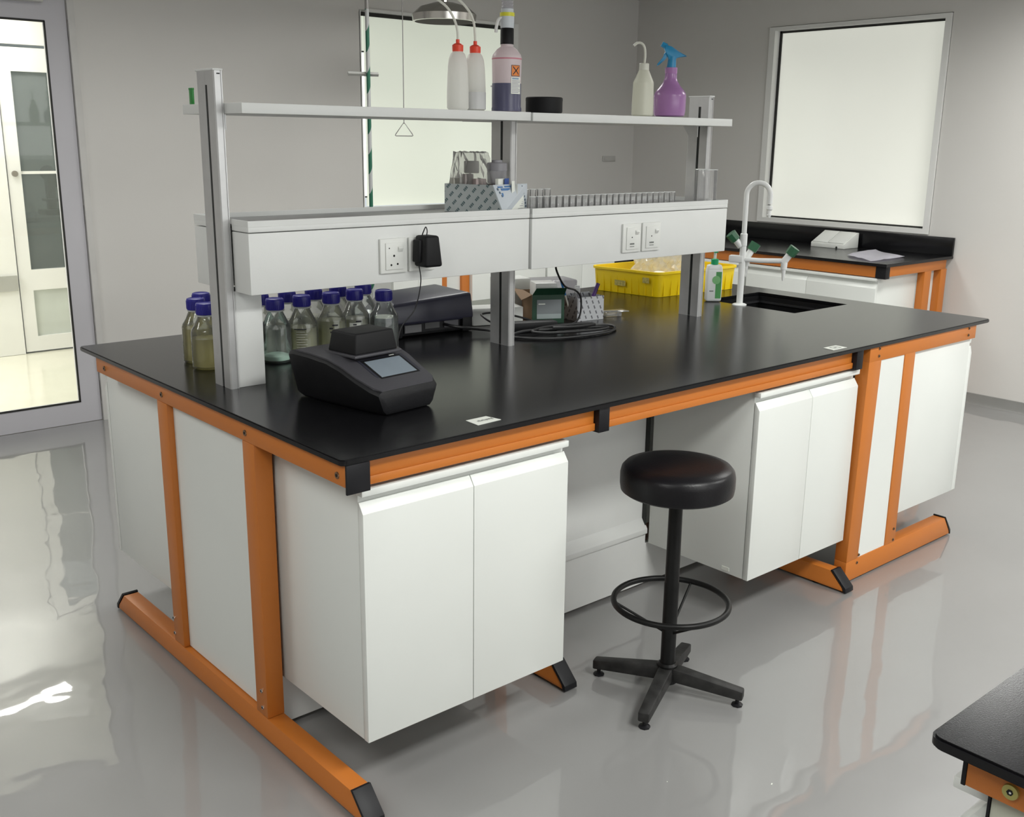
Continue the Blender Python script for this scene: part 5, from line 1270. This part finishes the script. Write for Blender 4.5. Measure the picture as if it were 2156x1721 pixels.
for a, b_ in ((.042, .337), (.34, .66)):
    mk('door', B().prism([(-1.4075, .17), (-1.358, .17), (-1.358, .745), (-1.384, .775), (-1.4075, .775)], 'x', a, b_, .0008), WHITE, t)
mk('pull_rail', B().box(.045, .655, -1.4075, -1.353, .796, .812, .002), WHITE, t)

# ------------------------------------------------------------ emergency shower by the back window
t = thing('emergency_shower', 'emergency shower with striped green and white pipe, steel rose and pull rod', 'shower', (2.166, 3.15, 0))
GP = mat('grey_pipe', (.28, .27, .26), .4, metal=.3)
qx, qy = 2.166, 3.15
mk('standpipe', B().cyl((qx, qy, 0.01), (qx, qy, 2.24), .0108, .0108, 20), STRIPE, t)
mk('upper_pipe', B().cyl((qx, qy, 2.24), (qx, qy, 2.42), .011, .011, 20), GP, t)
mk('floor_flange', B().cyl((qx, qy, 0), (qx, qy, .012), .07, .07, 24), GP, t)
mk('shower_arm', B().tube(smooth([(qx, qy, 2.41), (qx + .02, qy, 2.44), (qx + .12, qy, 2.45), (2.55, qy, 2.45), (2.66, qy, 2.445), (2.687, qy, 2.40), (2.687, qy, 2.34)], 6), .0108, 14), GP, t)
mk('shower_rose', B().lathe([(.168, .002), (.180, .004), (.184, .041), (.138, .081), (.064, .103), (.023, .108), (.020, .138), (0, .138)], (2.687, qy, 2.211), 40), CHROME, t)
mk('rose_plate', B().lathe([(0, .003), (.168, .002), (.168, .008), (0, .008)], (2.687, qy, 2.211), 40), mat('brown_rose_plate', (.04, .028, .02), .7), t)
mk('valve', B().cyl((2.38, qy - .03, 2.45), (2.42, qy - .03, 2.45), .020, .020), CHROME, t)
mk('pull_rod', B().cyl((2.398, qy, 2.45), (2.398, qy, 1.649), .0026, .0026, 8), GP, t)
dv = Vector((.76, -.65, 0)) * .050
pc = Vector((2.398, qy, 1.658))
mk('pull_handle', B().tube([tuple(pc), tuple(pc + dv * .95 + Vector((0, 0, -.066))), tuple(pc + dv + Vector((0, 0, -.073))), tuple(pc + dv * .9 + Vector((0, 0, -.075))), tuple(pc - dv * .9 + Vector((0, 0, -.075))), tuple(pc - dv + Vector((0, 0, -.073))), tuple(pc - dv * .95 + Vector((0, 0, -.066)))], .0026, 8, closed=True), GP, t)
mk('sign_bracket', B().tube([(2.072, 3.205, 1.907), (2.228, 3.145, 1.907)], .0115, 4), mat('grey_bracket', (.45, .45, .43), .5), t)
# wall switch
t = thing('wall_switch', 'small pale switch plate on the back wall left of the room corner', 'switch', (4.93, YB, 1.43))
mk('plate', B().box(4.86, 5.00, YB - .010, YB, 1.412, 1.452, .002), mat('pale_switch_plastic', (.52, .51, .49), .4), t)
mk('rocker', B().box(4.875, 4.915, YB - .014, YB - .0095, 1.420, 1.444, .001), MATS['pale_switch_plastic'], t)
tag(mk('paper_chip', B().obox((.896, -.547), (.007, .003), .4, .0003, .0012), LABELW, loc=(.896, -.547, 0)), 'tiny white paper chip on the floor in front of the stool', 'scrap')
tag(mk('paper_chip', B().obox((.70, -.37), (.003, .002), .8, .0003, .0012), LABELW, loc=(.70, -.37, 0)), 'tiny white speck on the floor below the near cabinet corner', 'scrap')
